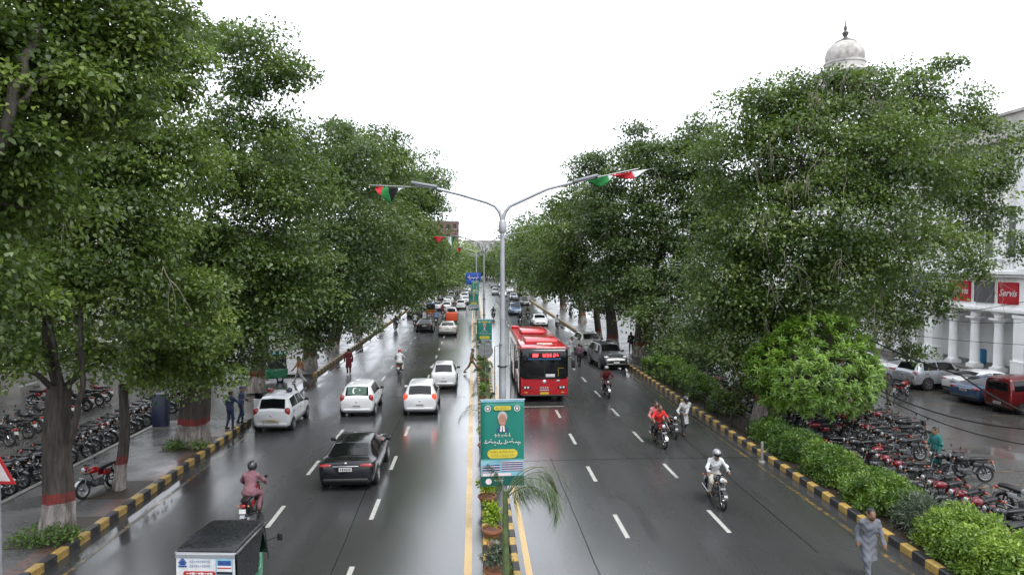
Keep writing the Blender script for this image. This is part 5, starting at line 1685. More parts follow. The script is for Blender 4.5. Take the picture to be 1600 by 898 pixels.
def person(label, P, top, bottom, loc, rz=0.0, shoe=SHOE, style='shirt', hair='short', hairmat=HAIR, h=.024, group=None, hemz=.52, short_sleeve=False, beard=False, scale=1.0, look=0.0, grip=False, sit=False):
    root = thing('person', label, 'person', loc, rz, group)
    root.scale = (scale,) * 3
    mats = [top, bottom, SKIN, shoe]
    pr = []                                          # a, b, ra, rb, tag, (sx, sy), zmin
    def cap(a, b_, ra, rb, t, sc=(1, 1), zmin=None): pr.append((np.array(a, float), np.array(b_, float), ra, rb, t, sc, zmin))
    pel, che, nek, hea = P['pel'], P['che'], P['nek'], P['hea']
    cap(pel, che, .125, .145, 0, (.82, 1.15))
    cap(che, che + (nek - che) * .5, .145, .10, 0, (.78, 1.2))
    cap(che + (nek - che) * .4, nek, .10, .055, 0, (.8, 1.3))
    cap(P['lsho'], P['rsho'], .060, .060, 0)
    cap(pel + V3(0, 0, -.03), pel + V3(0, 0, .06), .14, .135, 0 if style == 'kameez' else 1, (.85, 1.1))
    cap(nek - V3(0, 0, .05), hea - V3(0, 0, .06), .058, .055, 2)
    cap(hea + V3(0, 0, .03), hea + V3(0, .012, -.04), .098, .078, 2, (1.12, .95))
    cap(hea + V3(0, .03, -.075), hea + V3(0, .045, -.085), .052, .045, 2)
    cap(hea + V3(0, .095, .01), hea + V3(0, .118, -.03), .012, .018, 2)
    for sd, n in ((-1, 'l'), (1, 'r')):
        cap(hea + V3(.088 * sd, 0, -.01), hea + V3(.092 * sd, -.01, .015), .018, .022, 2)
        lo = style == 'kameez'
        cap(P[n + 'hip'], P[n + 'kne'], .10 if lo else .092, .078 if lo else .062, 1)
        cap(P[n + 'kne'], P[n + 'ank'] + V3(0, 0, .05), .078 if lo else .062, .06 if lo else .05, 1)
        d = V3(0, .15, -.035)
        cap(P[n + 'ank'] + V3(0, -.03, -.03), P[n + 'ank'] + d, .045, .038, 3)
        sh, el, wr = P[n + 'sho'], P[n + 'elb'], P[n + 'wri']
        cap(sh, el, .060 if lo else .054, .048, 0)
        if short_sleeve: cap(el, wr, .042, .031, 2)
        else:
            cap(el, el + (wr - el) * .88, .050, .042, 0)
            cap(el + (wr - el) * .8, wr, .033, .03, 2)
        hd = (wr - el) / np.linalg.norm(wr - el)
        cap(wr, wr + hd * .07, .028, .036, 2, (1, 1))
    if style == 'kameez' and not sit:
        cap(pel + V3(0, 0, .05), np.array([pel[0], pel[1] + .01, hemz]), .145, .205, 0, (.85, 1.0), hemz)
    if sit and style == 'kameez':                    # tunic gathered over the lap
        cap(pel, (P['lkne'] + P['rkne']) / 2 * .75 + pel * .25 + V3(0, 0, .03), .15, .12, 0, (1, 1.3))
    pts = np.array([q for p in pr for q in (p[0] - .26, p[0] + .26, p[1] - .24, p[1] + .24)])
    lo_, hi_ = pts.min(0), pts.max(0)
    lo_[2] = max(lo_[2], -.05) if True else lo_[2]
    n = np.ceil((hi_ - lo_) / h).astype(int) + 2
    gx = np.meshgrid(*[lo_[i] + h * np.arange(n[i]) for i in range(3)], indexing='ij')
    Q = np.stack(gx, -1).reshape(-1, 3)
    def dist(Q, p):
        a, b_, ra, rb, t, sc, zmin = p
        ab = b_ - a
        u = np.clip(((Q - a) @ ab) / (ab @ ab), 0, 1)
        d = Q - a - u[:, None] * ab
        dd = np.sqrt((d[:, 0] / sc[1]) ** 2 + (d[:, 1] / sc[0]) ** 2 + d[:, 2] ** 2) - (ra + (rb - ra) * u)
        if zmin is not None: dd = np.maximum(dd, zmin - Q[:, 2])
        return dd
    k = .022
    E = np.zeros(len(Q))
    for p in pr: E += np.exp(-np.clip(dist(Q, p), -.5, .5) / k)
    Fv = (-k * np.log(np.maximum(E, 1e-30))).reshape(n)
    V, F = surface_nets(Fv, lo_, h)
    Cc = V[F].mean(1)
    D = np.stack([dist(Cc, p) for p in pr], 1)
    mi = np.array([p[4] for p in pr])[D.argmin(1)]
    if h < .03:                                      # cloth folds
        vm = np.full(len(V), 9)
        vm[F.ravel()] = np.repeat(mi, 4)
        fo = np.sin(V[:, 2] * 38 + np.sin(V[:, 0] * 21) * 2 + V[:, 1] * 13) * .006 + np.sin(V[:, 0] * 47 + V[:, 2] * 9 + V[:, 1] * 30) * .005
        out = V - np.array([pel[0], pel[1], 0]); out[:, 2] = 0
        out /= np.linalg.norm(out, axis=1, keepdims=True) + 1e-6
        V = V + out * (fo * (vm < 2))[:, None]
    b = MB()
    b.v = [tuple(v) for v in V]; b.n = len(V); b.f = [tuple(f) for f in F]; b.m = list(map(int, mi))
    b.cm = 2
    for sd, nm in ((-1, 'l'), (1, 'r')):             # five fingers on each palm
        el, wr = P[nm + 'elb'], P[nm + 'wri']
        hd = (wr - el) / np.linalg.norm(wr - el)
        side = np.cross(hd, V3(sd, 0, 0)); side /= np.linalg.norm(side) + 1e-9
        curl = np.cross(side, hd) * (1.0 if grip else .35)
        pc = wr + hd * .075
        for i, ln in enumerate((.062, .072, .068, .052)):
            s0 = pc + side * (.026 - .0175 * i)
            s1 = s0 + hd * ln * .5 + curl * .012
            s2 = s1 + hd * ln * (.1 if grip else .4) + curl * ln * .6
            b.tube([s0 - hd * .02, s0, s1, s2], [.009, .009, .008, .006], 5)
        t0 = wr + hd * .025 + side * .03
        b.tube([t0 - side * .01, t0 + side * .022 + hd * .02, t0 + side * .024 + hd * .05 + curl * .01], [.011, .010, .007], 5)
    bo = b.build('body', mats, root, 180)
    if hair in ('short', 'cap', 'helmet', 'helmet_white', 'redcap'):
        hb = MB()
        c = hea + V3(0, -.012, .03)
        if hair == 'short':
            hb.ball(c, (.106, .122, .112), 14, 7, -.1); hb.ball(hea + V3(0, -.045, -.01), (.095, .075, .08), 12, 6)
            hb.build('hair', hairmat, root, 80)
        elif hair in ('cap', 'redcap'):
            hb.ball(c, (.108, .122, .112), 14, 7, .1); hb.rbox((c[0], c[1] + .14, c[2] + .02), (.14, .11, .014), .005)
            hb.build('cap', C_RED if hair == 'redcap' else C_NAVY, root, 60)
        else:
            hb.ball(hea + V3(0, -.005, .015), (.135, .155, .15), 16, 9, -.75)
            hm = hb.build('helmet', M('helmet_silver', (.34, .34, .36), .25, .4, coat=.6) if hair == 'helmet_white' else M('helmet_black', (.02, .02, .022), .18, coat=.6), root, 80)
            vb = MB(); vb.ball(hea + V3(0, .042, -.005), (.124, .128, .088), 14, 6, -.95); vb.build('visor', GLASS, hm, 80)
    for sd in (-1, 1):
        eb = MB(); eb.ball(hea + V3(.036 * sd, .094, .015), (.014, .008, .007), 8, 4); eb.build('eye', HAIR, root, 80)
    mb = MB(); mb.box(*(hea + V3(0, .098, -.062)), .045, .008, .009); mb.build('mouth', M('lip', (.16, .05, .04), .5), root, 0)
    if beard:
        bb = MB(); bb.ball(hea + V3(0, .05, -.085), (.07, .055, .062), 12, 7); bb.build('beard', HAIR, root, 80)
    return root

def rider(colr, blabel, plabel, px, py, top, bottom, away=False, style='kameez', hair='short', rz=0.0, h=.026, grp=True, lean=.1, ss=False, shoe=SANDAL, beard=False):
    "py is where the wheel nearest the camera meets the road"
    g = G(px, py)
    off = .88 * .7
    base = Vector((g.x, g.y + off, 0))
    a = rz + (0 if away else math.pi)
    bike(colr, blabel, base, a, 'motorcycles ridden on the avenue')
    return person(plabel, pose_ride(0, lean), top, bottom, base, a, shoe, style, hair, h=h, group='riders on the avenue', sit=True, grip=True, short_sleeve=ss, beard=beard)

rider('black', 'black motorcycle ridden by the man in white shirt', 'man in white shirt and silver helmet riding towards the camera', 1130, 797, C_WHITE, C_CREAM, style='shirt', hair='helmet_white', h=.02, ss=False)
rider('red', 'red motorcycle carrying two men side by side with the pushed one', 'man in bright red shirt riding with a passenger', 1037, 701, C_RED, C_BLACK, style='shirt', h=.022, ss=True, rz=R(4))
g = G(1037, 701)
person('pillion passenger in pink shirt behind the man in red', pose_pillion(), cloth('pink', (.5, .2, .2)), C_DARK, (g.x, g.y + .62, 0), math.pi + R(4), SANDAL, 'shirt', 'short', h=.024, group='riders on the avenue', sit=True)
g = G(1058, 686)
bike('black', 'black motorcycle being pushed along the right kerb', (g.x, g.y + .6, 0), math.pi + R(-6), 'motorcycles ridden on the avenue')
Pp = pose_stand(.35, 0, .10)
Pp['rwri'] = V3(.42, .38, 1.03); Pp['relb'] = V3(.36, .12, 1.10); Pp['lwri'] = V3(.12, .42, 1.02); Pp['lelb'] = V3(-.05, .22, 1.12)
person('man in pale grey shalwar kameez and black helmet pushing a motorcycle', Pp, C_PALE, C_DARK, (g.x + .52, g.y + .72, 0), math.pi + R(8), SANDAL, 'kameez', 'helmet', h=.022, grip=True)
rider('red', 'red motorcycle coming on beside the parked dark jeep', 'rider in dark maroon with white helmet beside the parked jeep', 951, 622, C_MAROON, C_DARK, hair='helmet_white', style='shirt')
rider('red', 'red motorcycle ridden by the man in mauve', 'man in mauve shalwar kameez riding away in the foreground', 384, 824, C_PINK, C_PINK, away=True, hair='helmet', h=.02)
rider('black', 'motorcycle ridden away by the man with a red cap', 'rider in white shalwar kameez with a red cap riding away', 623, 587, C_WHITE, C_CREAM, away=True, hair='redcap')
for i, (c, px, py, t, aw, bl, pl) in enumerate([
        ('black', 648, 512, C_PALE, True, 'distant motorcycle left of the black sedan', 'distant rider in pale grey left of the black sedan'),
        ('red', 681, 507, C_BLUE, True, 'distant motorcycle between the two sedans', 'distant rider in blue between the two sedans'),
        ('red', 692, 494, C_MAROON, True, 'distant motorcycle beside the red box cart', 'distant rider in maroon beside the red box cart'),
        ('black', 617, 517, C_DARK, True, 'distant motorcycle hugging the left kerb', 'distant rider in charcoal hugging the left kerb'),
        ('black', 771, 499, C_DARK, False, 'distant motorcycle between lamp post and median', 'distant rider in charcoal close to the median'),
        ('black', 813, 511, C_BLACK, False, 'motorcycle following right behind the red bus', 'rider in black following right behind the red bus'),
        ('red', 825, 498, C_OLIVE, False, 'distant motorcycle beside the dark blue jeep', 'distant rider in olive beside the dark blue jeep'),
        ('black', 872, 515, C_WHITE, False, 'distant motorcycle close to the right kerb', 'distant rider in white close to the right kerb'),
        ('black', 893, 497, C_DARK, False, 'motorcycle on the right service lane beyond the kerb', 'rider in charcoal on the right service lane'),
        ('red', 800, 478, C_DARK, False, 'tiny motorcycle in front of the silver hatchback', 'tiny rider in front of the silver hatchback')]):
    rider(c, bl, pl, px, py, t, C_DARK, away=aw, hair='helmet' if i % 2 else 'short', h=.04)
# ---- walkers
g = G(905, 574); person('man in dark plum shirt walking away beside the bus', pose_stand(.35), C_CHECK, C_BLACK, (g.x, g.y, 0), R(5), SHOE, 'shirt', h=.026)
g = G(893, 560); person('person in white shalwar kameez walking on the road beside the bus', pose_stand(.3), C_WHITE, C_WHITE, (g.x, g.y, 0), R(-170), SANDAL, 'kameez', h=.03)
g = G(545, 584); person('man in dark red shalwar kameez crossing the left lane', pose_stand(.3), C_MAROON, C_MAROON, (g.x, g.y, 0), R(15), SANDAL, 'kameez', h=.026)
g = G(468, 599); person('man in orange kurta and white trousers striding past the rickshaw', pose_stand(.9), C_ORANGE, C_WHITE, (g.x, g.y, -.008), R(80), SANDAL, 'kameez', h=.024, hemz=.62)
g = G(735, 584); person('traffic policeman in khaki stepping across the median line', pose_stand(1.0), C_KHAKI, C_KHAKI, (g.x + .1, g.y, 0), R(-75), SHOE, 'shirt', 'cap', h=.026)
Pn = pose_stand(.1); Pn['rwri'] = V3(.22, .52, 1.22); Pn['relb'] = V3(.25, .22, 1.20)
person('man in navy uniform standing on the kerb beside police car', Pn, C_NAVY, C_NAVY, (-10.75, 30.6, .16), R(-30), SHOE, 'shirt', h=.024)
Pm = pose_stand(.12); Pm['lwri'] = V3(-.05, .34, 1.05); Pm['lelb'] = V3(-.24, .1, 1.12)
person('second man in navy uniform behind the open police car door', Pm, C_NAVY, C_NAVY, (-10.62, 31.6, .16), R(-70), SHOE, 'shirt', 'cap', h=.026)
gk = pose_stand(.55, .3, .02)
person('bearded man in grey shalwar kameez walking at the lower right kerb', gk, C_GREY, C_GREY, (9.36, 15.5, 0), math.pi + R(-6), SANDAL, 'kameez', 'short', h=.018, beard=True, hemz=.50)
g = G(1462, 742); Pt = pose_stand(.15); Pt['rwri'] = V3(.1, .28, 1.02); Pt['relb'] = V3(.27, .05, 1.10)
person('man in teal shalwar kameez standing among the parked motorcycles', Pt, C_TEAL, C_TEAL, (g.x, g.y, 0), R(95), SANDAL, 'kameez', 'short', h=.02)
g = G(1388, 634); person('man in charcoal walking past the parked white cars', pose_stand(.3), C_DARK, C_OLIVE, (g.x, g.y, 0), R(20), SHOE, 'shirt', 'cap', h=.026)
g = G(1408, 620); bike('red', 'red motorcycle standing beside the silver jeep', (g.x, g.y, 0), R(-60), 'motorcycles standing on the lot', R(8))
for i, (px, py, t, lab, z) in enumerate([(953, 524, C_WHITE, 'man in white walking on the right pavement between two trunks', .16), (959, 532, C_PALE, 'man in pale grey shirt beside the man in white on right pavement', .16), (986, 551, C_BLACK, 'man in black standing on the right pavement near big trunk', .16),
                                        (1148, 648, C_MAROON, 'person in maroon behind the iron fence by the big trunk', 0), (1128, 628, C_WHITE, 'person in white behind the iron fence bushes', 0)]):
    g = G(px, py, z)
    person(lab, pose_stand(.25), t, C_DARK if i != 0 else C_WHITE, (max(g.x, 14.0) if i > 2 else g.x, g.y, z), R([170, 10, 160, 20, 200][i]), SHOE, 'kameez' if i == 0 else 'shirt', h=.03)
for i, (px, py) in enumerate([(672, 446), (680, 447), (664, 449), (690, 445), (655, 452), (700, 444), (640, 462), (632, 468), (608, 483)]):
    g = G(px, py, .16)
    person(['first', 'second', 'third', 'fourth', 'fifth', 'sixth', 'seventh', 'eighth', 'ninth'][i] + ' distant walker from the left end of the far crowd on left pavement' if False else
           f'tiny distant walker in {["white", "charcoal", "olive", "navy", "maroon", "cream", "black", "pale grey", "teal"][i]} on the far left pavement', pose_stand(.3),
           [C_WHITE, C_DARK, C_OLIVE, C_NAVY, C_MAROON, C_CREAM, C_BLACK, C_PALE, C_TEAL][i], C_DARK, (max(g.x, -13.9) if g.x < -10.8 else -11.3, g.y, .16), i * 1.3, SHOE, 'shirt', h=.05, group='distant walkers')

# ---- parked motorcycles
ORD = ['nearest', 'second', 'third', 'fourth', 'fifth', 'sixth', 'seventh', 'eighth', 'ninth', 'tenth', 'eleventh', 'twelfth', 'thirteenth', 'fourteenth', 'fifteenth', 'sixteenth', 'seventeenth', 'eighteenth', 'nineteenth', 'twentieth',
       'twenty first', 'twenty second', 'twenty third', 'twenty fourth', 'twenty fifth', 'twenty sixth', 'twenty seventh', 'twenty eighth', 'twenty ninth', 'thirtieth', 'thirty first', 'thirty second']
rb = random.Random(21)
def row(x0, x1, y0, y1, n, rz, where, group, jit=.12, flip=0.0, cols=('black', 'black', 'maroon', 'black', 'red', 'black', 'black', 'maroon', 'black'), skip=()):
    for i in range(n):
        t = i / max(1, n - 1)
        c = rb.choice(cols)
        if i in skip: continue
        a = rz + rb.uniform(-jit, jit) + (math.pi if rb.random() < flip else 0)
        bike(c, f'{c} motorcycle, {ORD[i]} from the near end {where}', (x0 + (x1 - x0) * t + rb.uniform(-.12, .12), y0 + (y1 - y0) * t + rb.uniform(-.1, .1), -.004), a, group, R(rb.uniform(6, 10)))
row(-15.55, -15.55, 16.2, 38.5, 32, R(-92), 'of the row along the left pavement edge', 'motorcycles parked along the left pavement', cols=('black', 'black', 'maroon', 'black', 'red', 'black'))
row(-19.6, -20.4, 29, 38, 9, R(80), 'of the row across the left service road', 'motorcycles across the left service road')
row(14.35, 14.45, 14.6, 33.2, 27, R(95), 'of the row right behind the hedge', 'motorcycles parked behind the hedge', .2, .25, skip=(16, 17))
row(16.35, 16.2, 22.6, 34.5, 18, R(92), 'of the middle row of the right lot', 'motorcycles in the middle row of the lot', .22, .3, skip=(1, 2))
row(18.2, 18.0, 27.0, 36.5, 14, R(90), 'of the outer row of the right lot', 'motorcycles in the outer row of the lot', .2, .3)
row(14.4, 14.6, 35.5, 46.0, 14, R(90), 'of the row behind the fence bushes', 'motorcycles behind the fence bushes', .2, .2)
row(15.9, 16.2, 48.0, 58.0, 11, R(95), 'of the far row beside the right pavement', 'motorcycles beyond the big trunk', .15, .1)
g = G(1510, 752); bike('black', 'long black motorcycle standing alone beside the man in teal', (g.x, g.y, -.004), R(80), 'motorcycles standing on the lot', R(6))
g = G(1597, 812); bike('silver', 'silver motorcycle cut off by the right picture edge', (g.x + .3, g.y + .2, -.004), R(200), 'motorcycles standing on the lot', R(6))
g = G(136, 778, .16); bike('red', 'red motorcycle standing alone on the left pavement behind the thick trunk', (g.x + .1, g.y + .5, .16), R(165), None, R(7))
g = G(72, 632); bike('red', 'red motorcycle crossing the left service road', (g.x, g.y, -.004), R(-80), 'motorcycles across the left service road', R(5))
# ================================================================== lamp posts, flags, banners, signs
GALV = M('galvanised', (.42, .43, .45), .42, .4, var=.2, scale=3, dirt=.25)
LAMPM = M('lamp_housing', (.22, .23, .25), .4, .3)
def lamp_post(label, x, y, s=1.0, lod=0):
    root = thing('street_lamp', label, 'street lamp', (x, y, .12), 0, 'double armed lamp posts on the median')
    b = MB()
    b.tube([(0, 0, 0), (0, 0, 2.2)], .125, 12); b.tube([(0, 0, 2.15), (0, 0, 5.2)], .10, 12); b.tube([(0, 0, 5.1), (0, 0, 8.5)], [.075, .062], 12)
    b.box(0, 0, .03, .4, .4, .06)
    b.build('pole', GALV, root, 50)
    for z in (2.2, 3.3, 4.55):
        b = MB(); b.torus(.125, .022, (0, 0, z), 'z', 14, 6); b.build('clamp', TRIM, root, 60)
    b = MB(); b.lathe([(.075, 8.2), (.10, 8.25), (.10, 8.5), (.06, 8.56)], 12); b.build('collar', GALV, root, 50)
    for sd, zl, ln in ((-1, 9.42, 1.9), (1, 9.62, 2.05)):
        b = MB()
        b.tube([(0, 0, 8.40), (sd * .02, 0, 8.6), (sd * .08, 0, 8.78), (sd * .20, 0, 8.93), (sd * .42, 0, 9.03), (sd * ln * .6, 0, 8.42 + (zl - 8.42) * .82), (sd * ln, 0, zl)], [.055, .052, .05, .047, .044, .042, .04], 8)
        arm = b.build('arm', GALV, root, 60)
        b = MB(); an = math.atan2(zl - 9.15, ln * .5) * sd
        b.rbox((0, 0, 0), (.72, .26, .09), .03)
        o = b.build('lamp_head', LAMPM, arm, 40, (sd * (ln + .22), 0, zl + .07)); o.rotation_euler = (0, -an * .6, 0)
        b = MB(); b.box(0, 0, -.05, .5, .2, .012); b.build('led_panel', M('led_panel', (.6, .6, .58), .3), o, 0)
        b = MB(); b.tube([(sd * ln, 0, zl), (sd * (ln + 1.7), 0, zl + (.06 if sd < 0 else .36))], .014, 5); b.build('flag_rod', GALV, arm, 60)
    return root
XL = [(.79, 18.7), (.82, 54.0), (.35, 92.0), (.6, 132), (.6, 172)]
for i, (x, y) in enumerate(XL):
    lamp_post(['tall double armed lamp post behind the near green banner', 'second double armed lamp post down the median', 'third double armed lamp post down the median', 'fourth double armed lamp post down the median', 'farthest double armed lamp post on the median'][i], x, y)

def flag(label, p0, p1, drop, cols, seed, group='small flags hung from the lamp arms'):
    "a limp pennant tied along a rod from p0 to p1"
    rng = random.Random(seed)
    root = thing('flag', label, 'flag', p0, 0, group)
    d = Vector(p1) - Vector(p0)
    n, m = 14, 6
    nb = len(cols)
    for c in range(nb):
        b = MB()
        rows = []
        for i in range(n + 1):
            u = (c + i / n) / nb
            row_ = []
            for j in range(m + 1):
                v = j / m
                ln = drop * max(.06, 1 - abs(u - .45) * 2.0) * v
                row_.append(d * u + Vector((.03 * math.sin(9 * u + 3 * v), .10 * v * math.sin(11 * u + 2 * v + seed), -ln - .02)))
            rows.append(row_)
        k = m + 1
        b.add([p for r_ in rows for p in r_], [(i * k + j, i * k + j + 1, (i + 1) * k + j + 1, (i + 1) * k + j) for i in range(n) for j in range(m)])
        o = b.build('cloth_panel', cols[c], root, 80)
        md = o.modifiers.new('thickness', 'SOLIDIFY'); md.thickness = .004
F_RED, F_WHITE, F_GREEN, F_BLACK = cloth('flag_red', (.5, .03, .04)), cloth('flag_white', (.65, .67, .66)), cloth('flag_green', (.03, .22, .06)), cloth('flag_black', (.015, .015, .015))
(x, y) = XL[0]
flag('red, black and green pennant drooping from the left arm of near lamp', (x - 3.45, y, 9.58), (x - 2.65, y, 9.54), .42, [F_RED, F_GREEN, F_BLACK, F_WHITE], 1)
flag('green pennant with white crescent on the right arm of near lamp', (x + 2.3, y, 9.80), (x + 3.2, y, 9.97), .26, [F_GREEN, F_GREEN, F_WHITE], 2)
flag('red, white and green pennant at the tip of the right lamp arm', (x + 3.0, y, 9.94), (x + 4.2, y, 10.14), .2, [F_RED, F_WHITE], 3)
(x, y) = XL[1]
flag('red and white pennant at the left tip of the second lamp', (x - 4.0, y, 9.6), (x - 3.0, y, 9.58), .45, [F_RED, F_RED], 4)
flag('green and white pennant beside the red one on the second lamp', (x - 2.9, y, 9.58), (x - 2.2, y, 9.56), .75, [F_WHITE, F_GREEN], 5)
(x, y) = XL[2]
flag('green pennant hanging from the third lamp', (x - 4.0, y, 9.6), (x - 3.2, y, 9.58), 1.1, [F_WHITE, F_GREEN], 6)
flag('red pennant hanging from the third lamp', (x - 2.6, y, 9.6), (x - 1.9, y, 9.58), .7, [F_RED, F_RED], 7)
(x, y) = XL[3]
flag('tiny red pennant hanging from the fourth lamp', (x - 5.0, y, 7.0), (x - 4.2, y, 7.0), .9, [F_RED], 8)
b = MB(); b.tube([(x - 5.1, y, 7.05), (x, y, 7.05)], .02, 5); tag(b.build('pennant_wire', TRIM, None, 60), 'thin wire carrying a tiny red pennant to the fourth lamp', 'wire')

# ---- printed banners
PR = dict(green=M('print_green', (.012, .20, .15), .45, var=.1, scale=1.2), dark=M('print_dark_green', (.006, .09, .075), .45), yellow=M('print_yellow', (.62, .50, .05), .45), white=M('print_w', (.8, .68, .68), .45),
          sky=M('print_pale', (.22, .45, .55), .45, var=.25, scale=2), navy=M('print_navy', (.03, .07, .18), .45), skin=M('print_skin', (.45, .24, .17), .45), grey=M('print_hair', (.45, .44, .43), .5), mint=M('print_mint', (.10, .34, .28), .45))
def script_line(b, x0, x1, z, hgt, seed, y):
    "flowing pen strokes like a line of Nastaliq print"
    rs = random.Random(seed)
    x = x0
    while x < x1:
        w = rs.uniform(.05, .13) * hgt / .09
        w = min(w, x1 - x)
        k = 6
        pts = [(x + w * i / k, z + hgt * (.25 * math.sin(math.pi * i / k) * rs.choice((-1, 1, .3)) + .5 - .5 * (x + w * i / k - x0) % .3)) for i in range(k + 1)]
        th = hgt * .16
        for a, c in zip(pts[:-1], pts[1:]):
            b.poly([(a[0], y, a[1] - th), (c[0], y, c[1] - th), (c[0], y, c[1] + th * .3), (a[0], y, a[1] + th * .3)])
        if rs.random() < .5: b.poly([(x + w * .4, y, z + hgt * .3), (x + w * .4 + hgt * .14, y, z + hgt * .3), (x + w * .4 + hgt * .16, y, z + hgt), (x + w * .4, y, z + hgt)])
        if rs.random() < .6:
            q = z + rs.choice((-.35, .95)) * hgt; s = hgt * .15
            b.poly([(x + w * .6, y, q), (x + w * .6 + s, y, q + s), (x + w * .6, y, q + 2 * s), (x + w * .6 - s, y, q + s)])
        x += w + rs.uniform(.01, .035)
def pill(b, cx, cz, w, h, y, n=8):
    pts = []
    r = h / 2
    for sx, a0 in ((1, -90), (-1, 90)):
        for i in range(n + 1):
            a = R(a0 + 180 * i / n)
            pts.append((cx + sx * (w / 2 - r) + r * math.cos(a), y, cz + r * math.sin(a)))
    b.poly(pts)
def disc(b, cx, cz, r, y, n=18, sx=1.0, sz=1.0):
    b.poly([(cx + r * sx * math.cos(2 * math.pi * i / n), y, cz + r * sz * math.sin(2 * math.pi * i / n)) for i in range(n)])
def banner(label, x, y, z0, w, h, rz=0.0, full=True, group='green banners on the lamp posts'):
    root = thing('banner', label, 'banner', (x, y, z0), rz, group)
    b = MB()
    n = 10
    rows = [[(-w / 2 + w * j / 6, .012 * math.sin(j * 1.1 + i * .5), h * i / n) for j in range(7)] for i in range(n + 1)]
    b.add([p for r_ in rows for p in r_], [(i * 7 + j, i * 7 + j + 1, (i + 1) * 7 + j + 1, (i + 1) * 7 + j) for i in range(n) for j in range(6)])
    sh_ = b.build('sheet', PR['green'], root, 80)
    sh_.modifiers.new('thickness', 'SOLIDIFY').thickness = .006
    b = MB(); b.tube([(-w / 2 - .03, .02, h), (w / 2 + .03, .02, h)], .018, 6); b.tube([(-w / 2, .02, 0), (w / 2, .02, 0)], .014, 6); b.tube([(-w / 2, .03, 0), (-w / 2, .03, h)], .012, 5); b.tube([(w / 2, .03, 0), (w / 2, .03, h)], .012, 5)
    b.build('frame', GALV, root, 60)
    b = MB(); b.tube([(.1, .03, h * .85), (.16, .12, h * .85)], .016, 5); b.tube([(.1, .03, h * .2), (.16, .12, h * .2)], .016, 5); b.build('bracket', TRIM, root, 60)
    Y = -.022
    e = .003
    def pr(nm, mt, fn, k=0):
        q = MB(); fn(q, Y - e * k); o_ = q.build(nm, mt, sh_, 0)
        if 'writing' in nm: o_['kind'] = 'stuff'
    rect = lambda x0, x1, z0_, z1_: (lambda q, yy: q.poly([(x0 * w, yy, z0_ * h), (x1 * w, yy, z0_ * h), (x1 * w, yy, z1_ * h), (x0 * w, yy, z1_ * h)]))
    pr('top_strip', PR['sky'], rect(-.5, .5, .975, 1.0))
    pr('yellow_pill', PR['yellow'], lambda q, yy: pill(q, 0, .905 * h, .40 * w, .05 * h, yy))
    pr('yellow_panel', PR['yellow'], lambda q, yy: pill(q, 0, .375 * h, .70 * w, .105 * h, yy))
    pr('picture_sky', PR['sky'], rect(-.5, .5, .115, .30))
    pr('bottom_strip', PR['dark'], rect(-.5, .5, 0, .112))
    if full:
        pr('mint_glow', PR['mint'], rect(-.5, .5, .30, .315), 0)
        pr('pill_writing', PR['dark'], lambda q, yy: script_line(q, -.15 * w, .15 * w, .892 * h, .02 * h, 3, yy), 1)
        pr('panel_writing', PR['dark'], lambda q, yy: (script_line(q, -.29 * w, .29 * w, .39 * h, .022 * h, 5, yy), script_line(q, -.27 * w, .27 * w, .345 * h, .02 * h, 6, yy)), 1)
        pr('title_writing', PR['white'], lambda q, yy: (script_line(q, -.19 * w, .19 * w, .575 * h, .035 * h, 7, yy), script_line(q, -.42 * w, .42 * w, .488 * h, .05 * h, 8, yy)), 1)
        # portrait: shoulders, face, hair
        pr('portrait_suit', PR['navy'], lambda q, yy: q.poly([(-.13 * w, yy, .63 * h), (.13 * w, yy, .63 * h), (.12 * w, yy, .665 * h), (.05 * w, yy, .69 * h), (-.05 * w, yy, .69 * h), (-.12 * w, yy, .665 * h)]), 1)
        pr('portrait_collar', PR['white'], lambda q, yy: q.poly([(-.06 * w, yy, .632 * h), (.06 * w, yy, .632 * h), (.045 * w, yy, .70 * h), (-.045 * w, yy, .70 * h)]), 2)
        pr('portrait_hair', PR['grey'], lambda q, yy: disc(q, 0, .803 * h, .112 * w, yy, 18, 1, 1.2), 2)
        pr('portrait_face', PR['skin'], lambda q, yy: disc(q, 0, .768 * h, .094 * w, yy, 18, 1, 1.5), 3)
        pr('portrait_features', PR['navy'], lambda q, yy: (pill(q, -.036 * w, .782 * h, .03 * w, .004 * h, yy), pill(q, .036 * w, .782 * h, .03 * w, .004 * h, yy), pill(q, -.036 * w, .792 * h, .042 * w, .002 * h, yy), pill(q, .036 * w, .792 * h, .042 * w, .002 * h, yy)), 4)
        pr('portrait_shade', M('print_skin_shade', (.33, .16, .11), .45), lambda q, yy: (pill(q, .006 * w, .762 * h, .022 * w, .018 * h, yy), pill(q, 0, .733 * h, .075 * w, .012 * h, yy), disc(q, .075 * w, .755 * h, .016 * w, yy, 10, 1, 3.0)), 4)
        pr('portrait_smile', PR['white'], lambda q, yy: pill(q, 0, .733 * h, .048 * w, .005 * h, yy), 5)
        pr('portrait_tie', PR['dark'], lambda q, yy: q.poly([(-.012 * w, yy, .633 * h), (.012 * w, yy, .633 * h), (.008 * w, yy, .69 * h), (-.008 * w, yy, .69 * h)]), 3)
        for sx in (-1, 1):
            pr('round_logo', PR['white'], lambda q, yy: [q.poly([(sx * .34 * w + r0 * math.cos(a), yy, .90 * h + r0 * math.sin(a)), (sx * .34 * w + r0 * math.cos(a2), yy, .90 * h + r0 * math.sin(a2)), (sx * .34 * w + r1 * math.cos(a2), yy, .90 * h + r1 * math.sin(a2)), (sx * .34 * w + r1 * math.cos(a), yy, .90 * h + r1 * math.sin(a))])
                                              for r0, r1 in ((.055 * w, .072 * w), (.0, .03 * w)) for a, a2 in [(2 * math.pi * i / 12, 2 * math.pi * (i + 1) / 12) for i in range(12)]], 1)
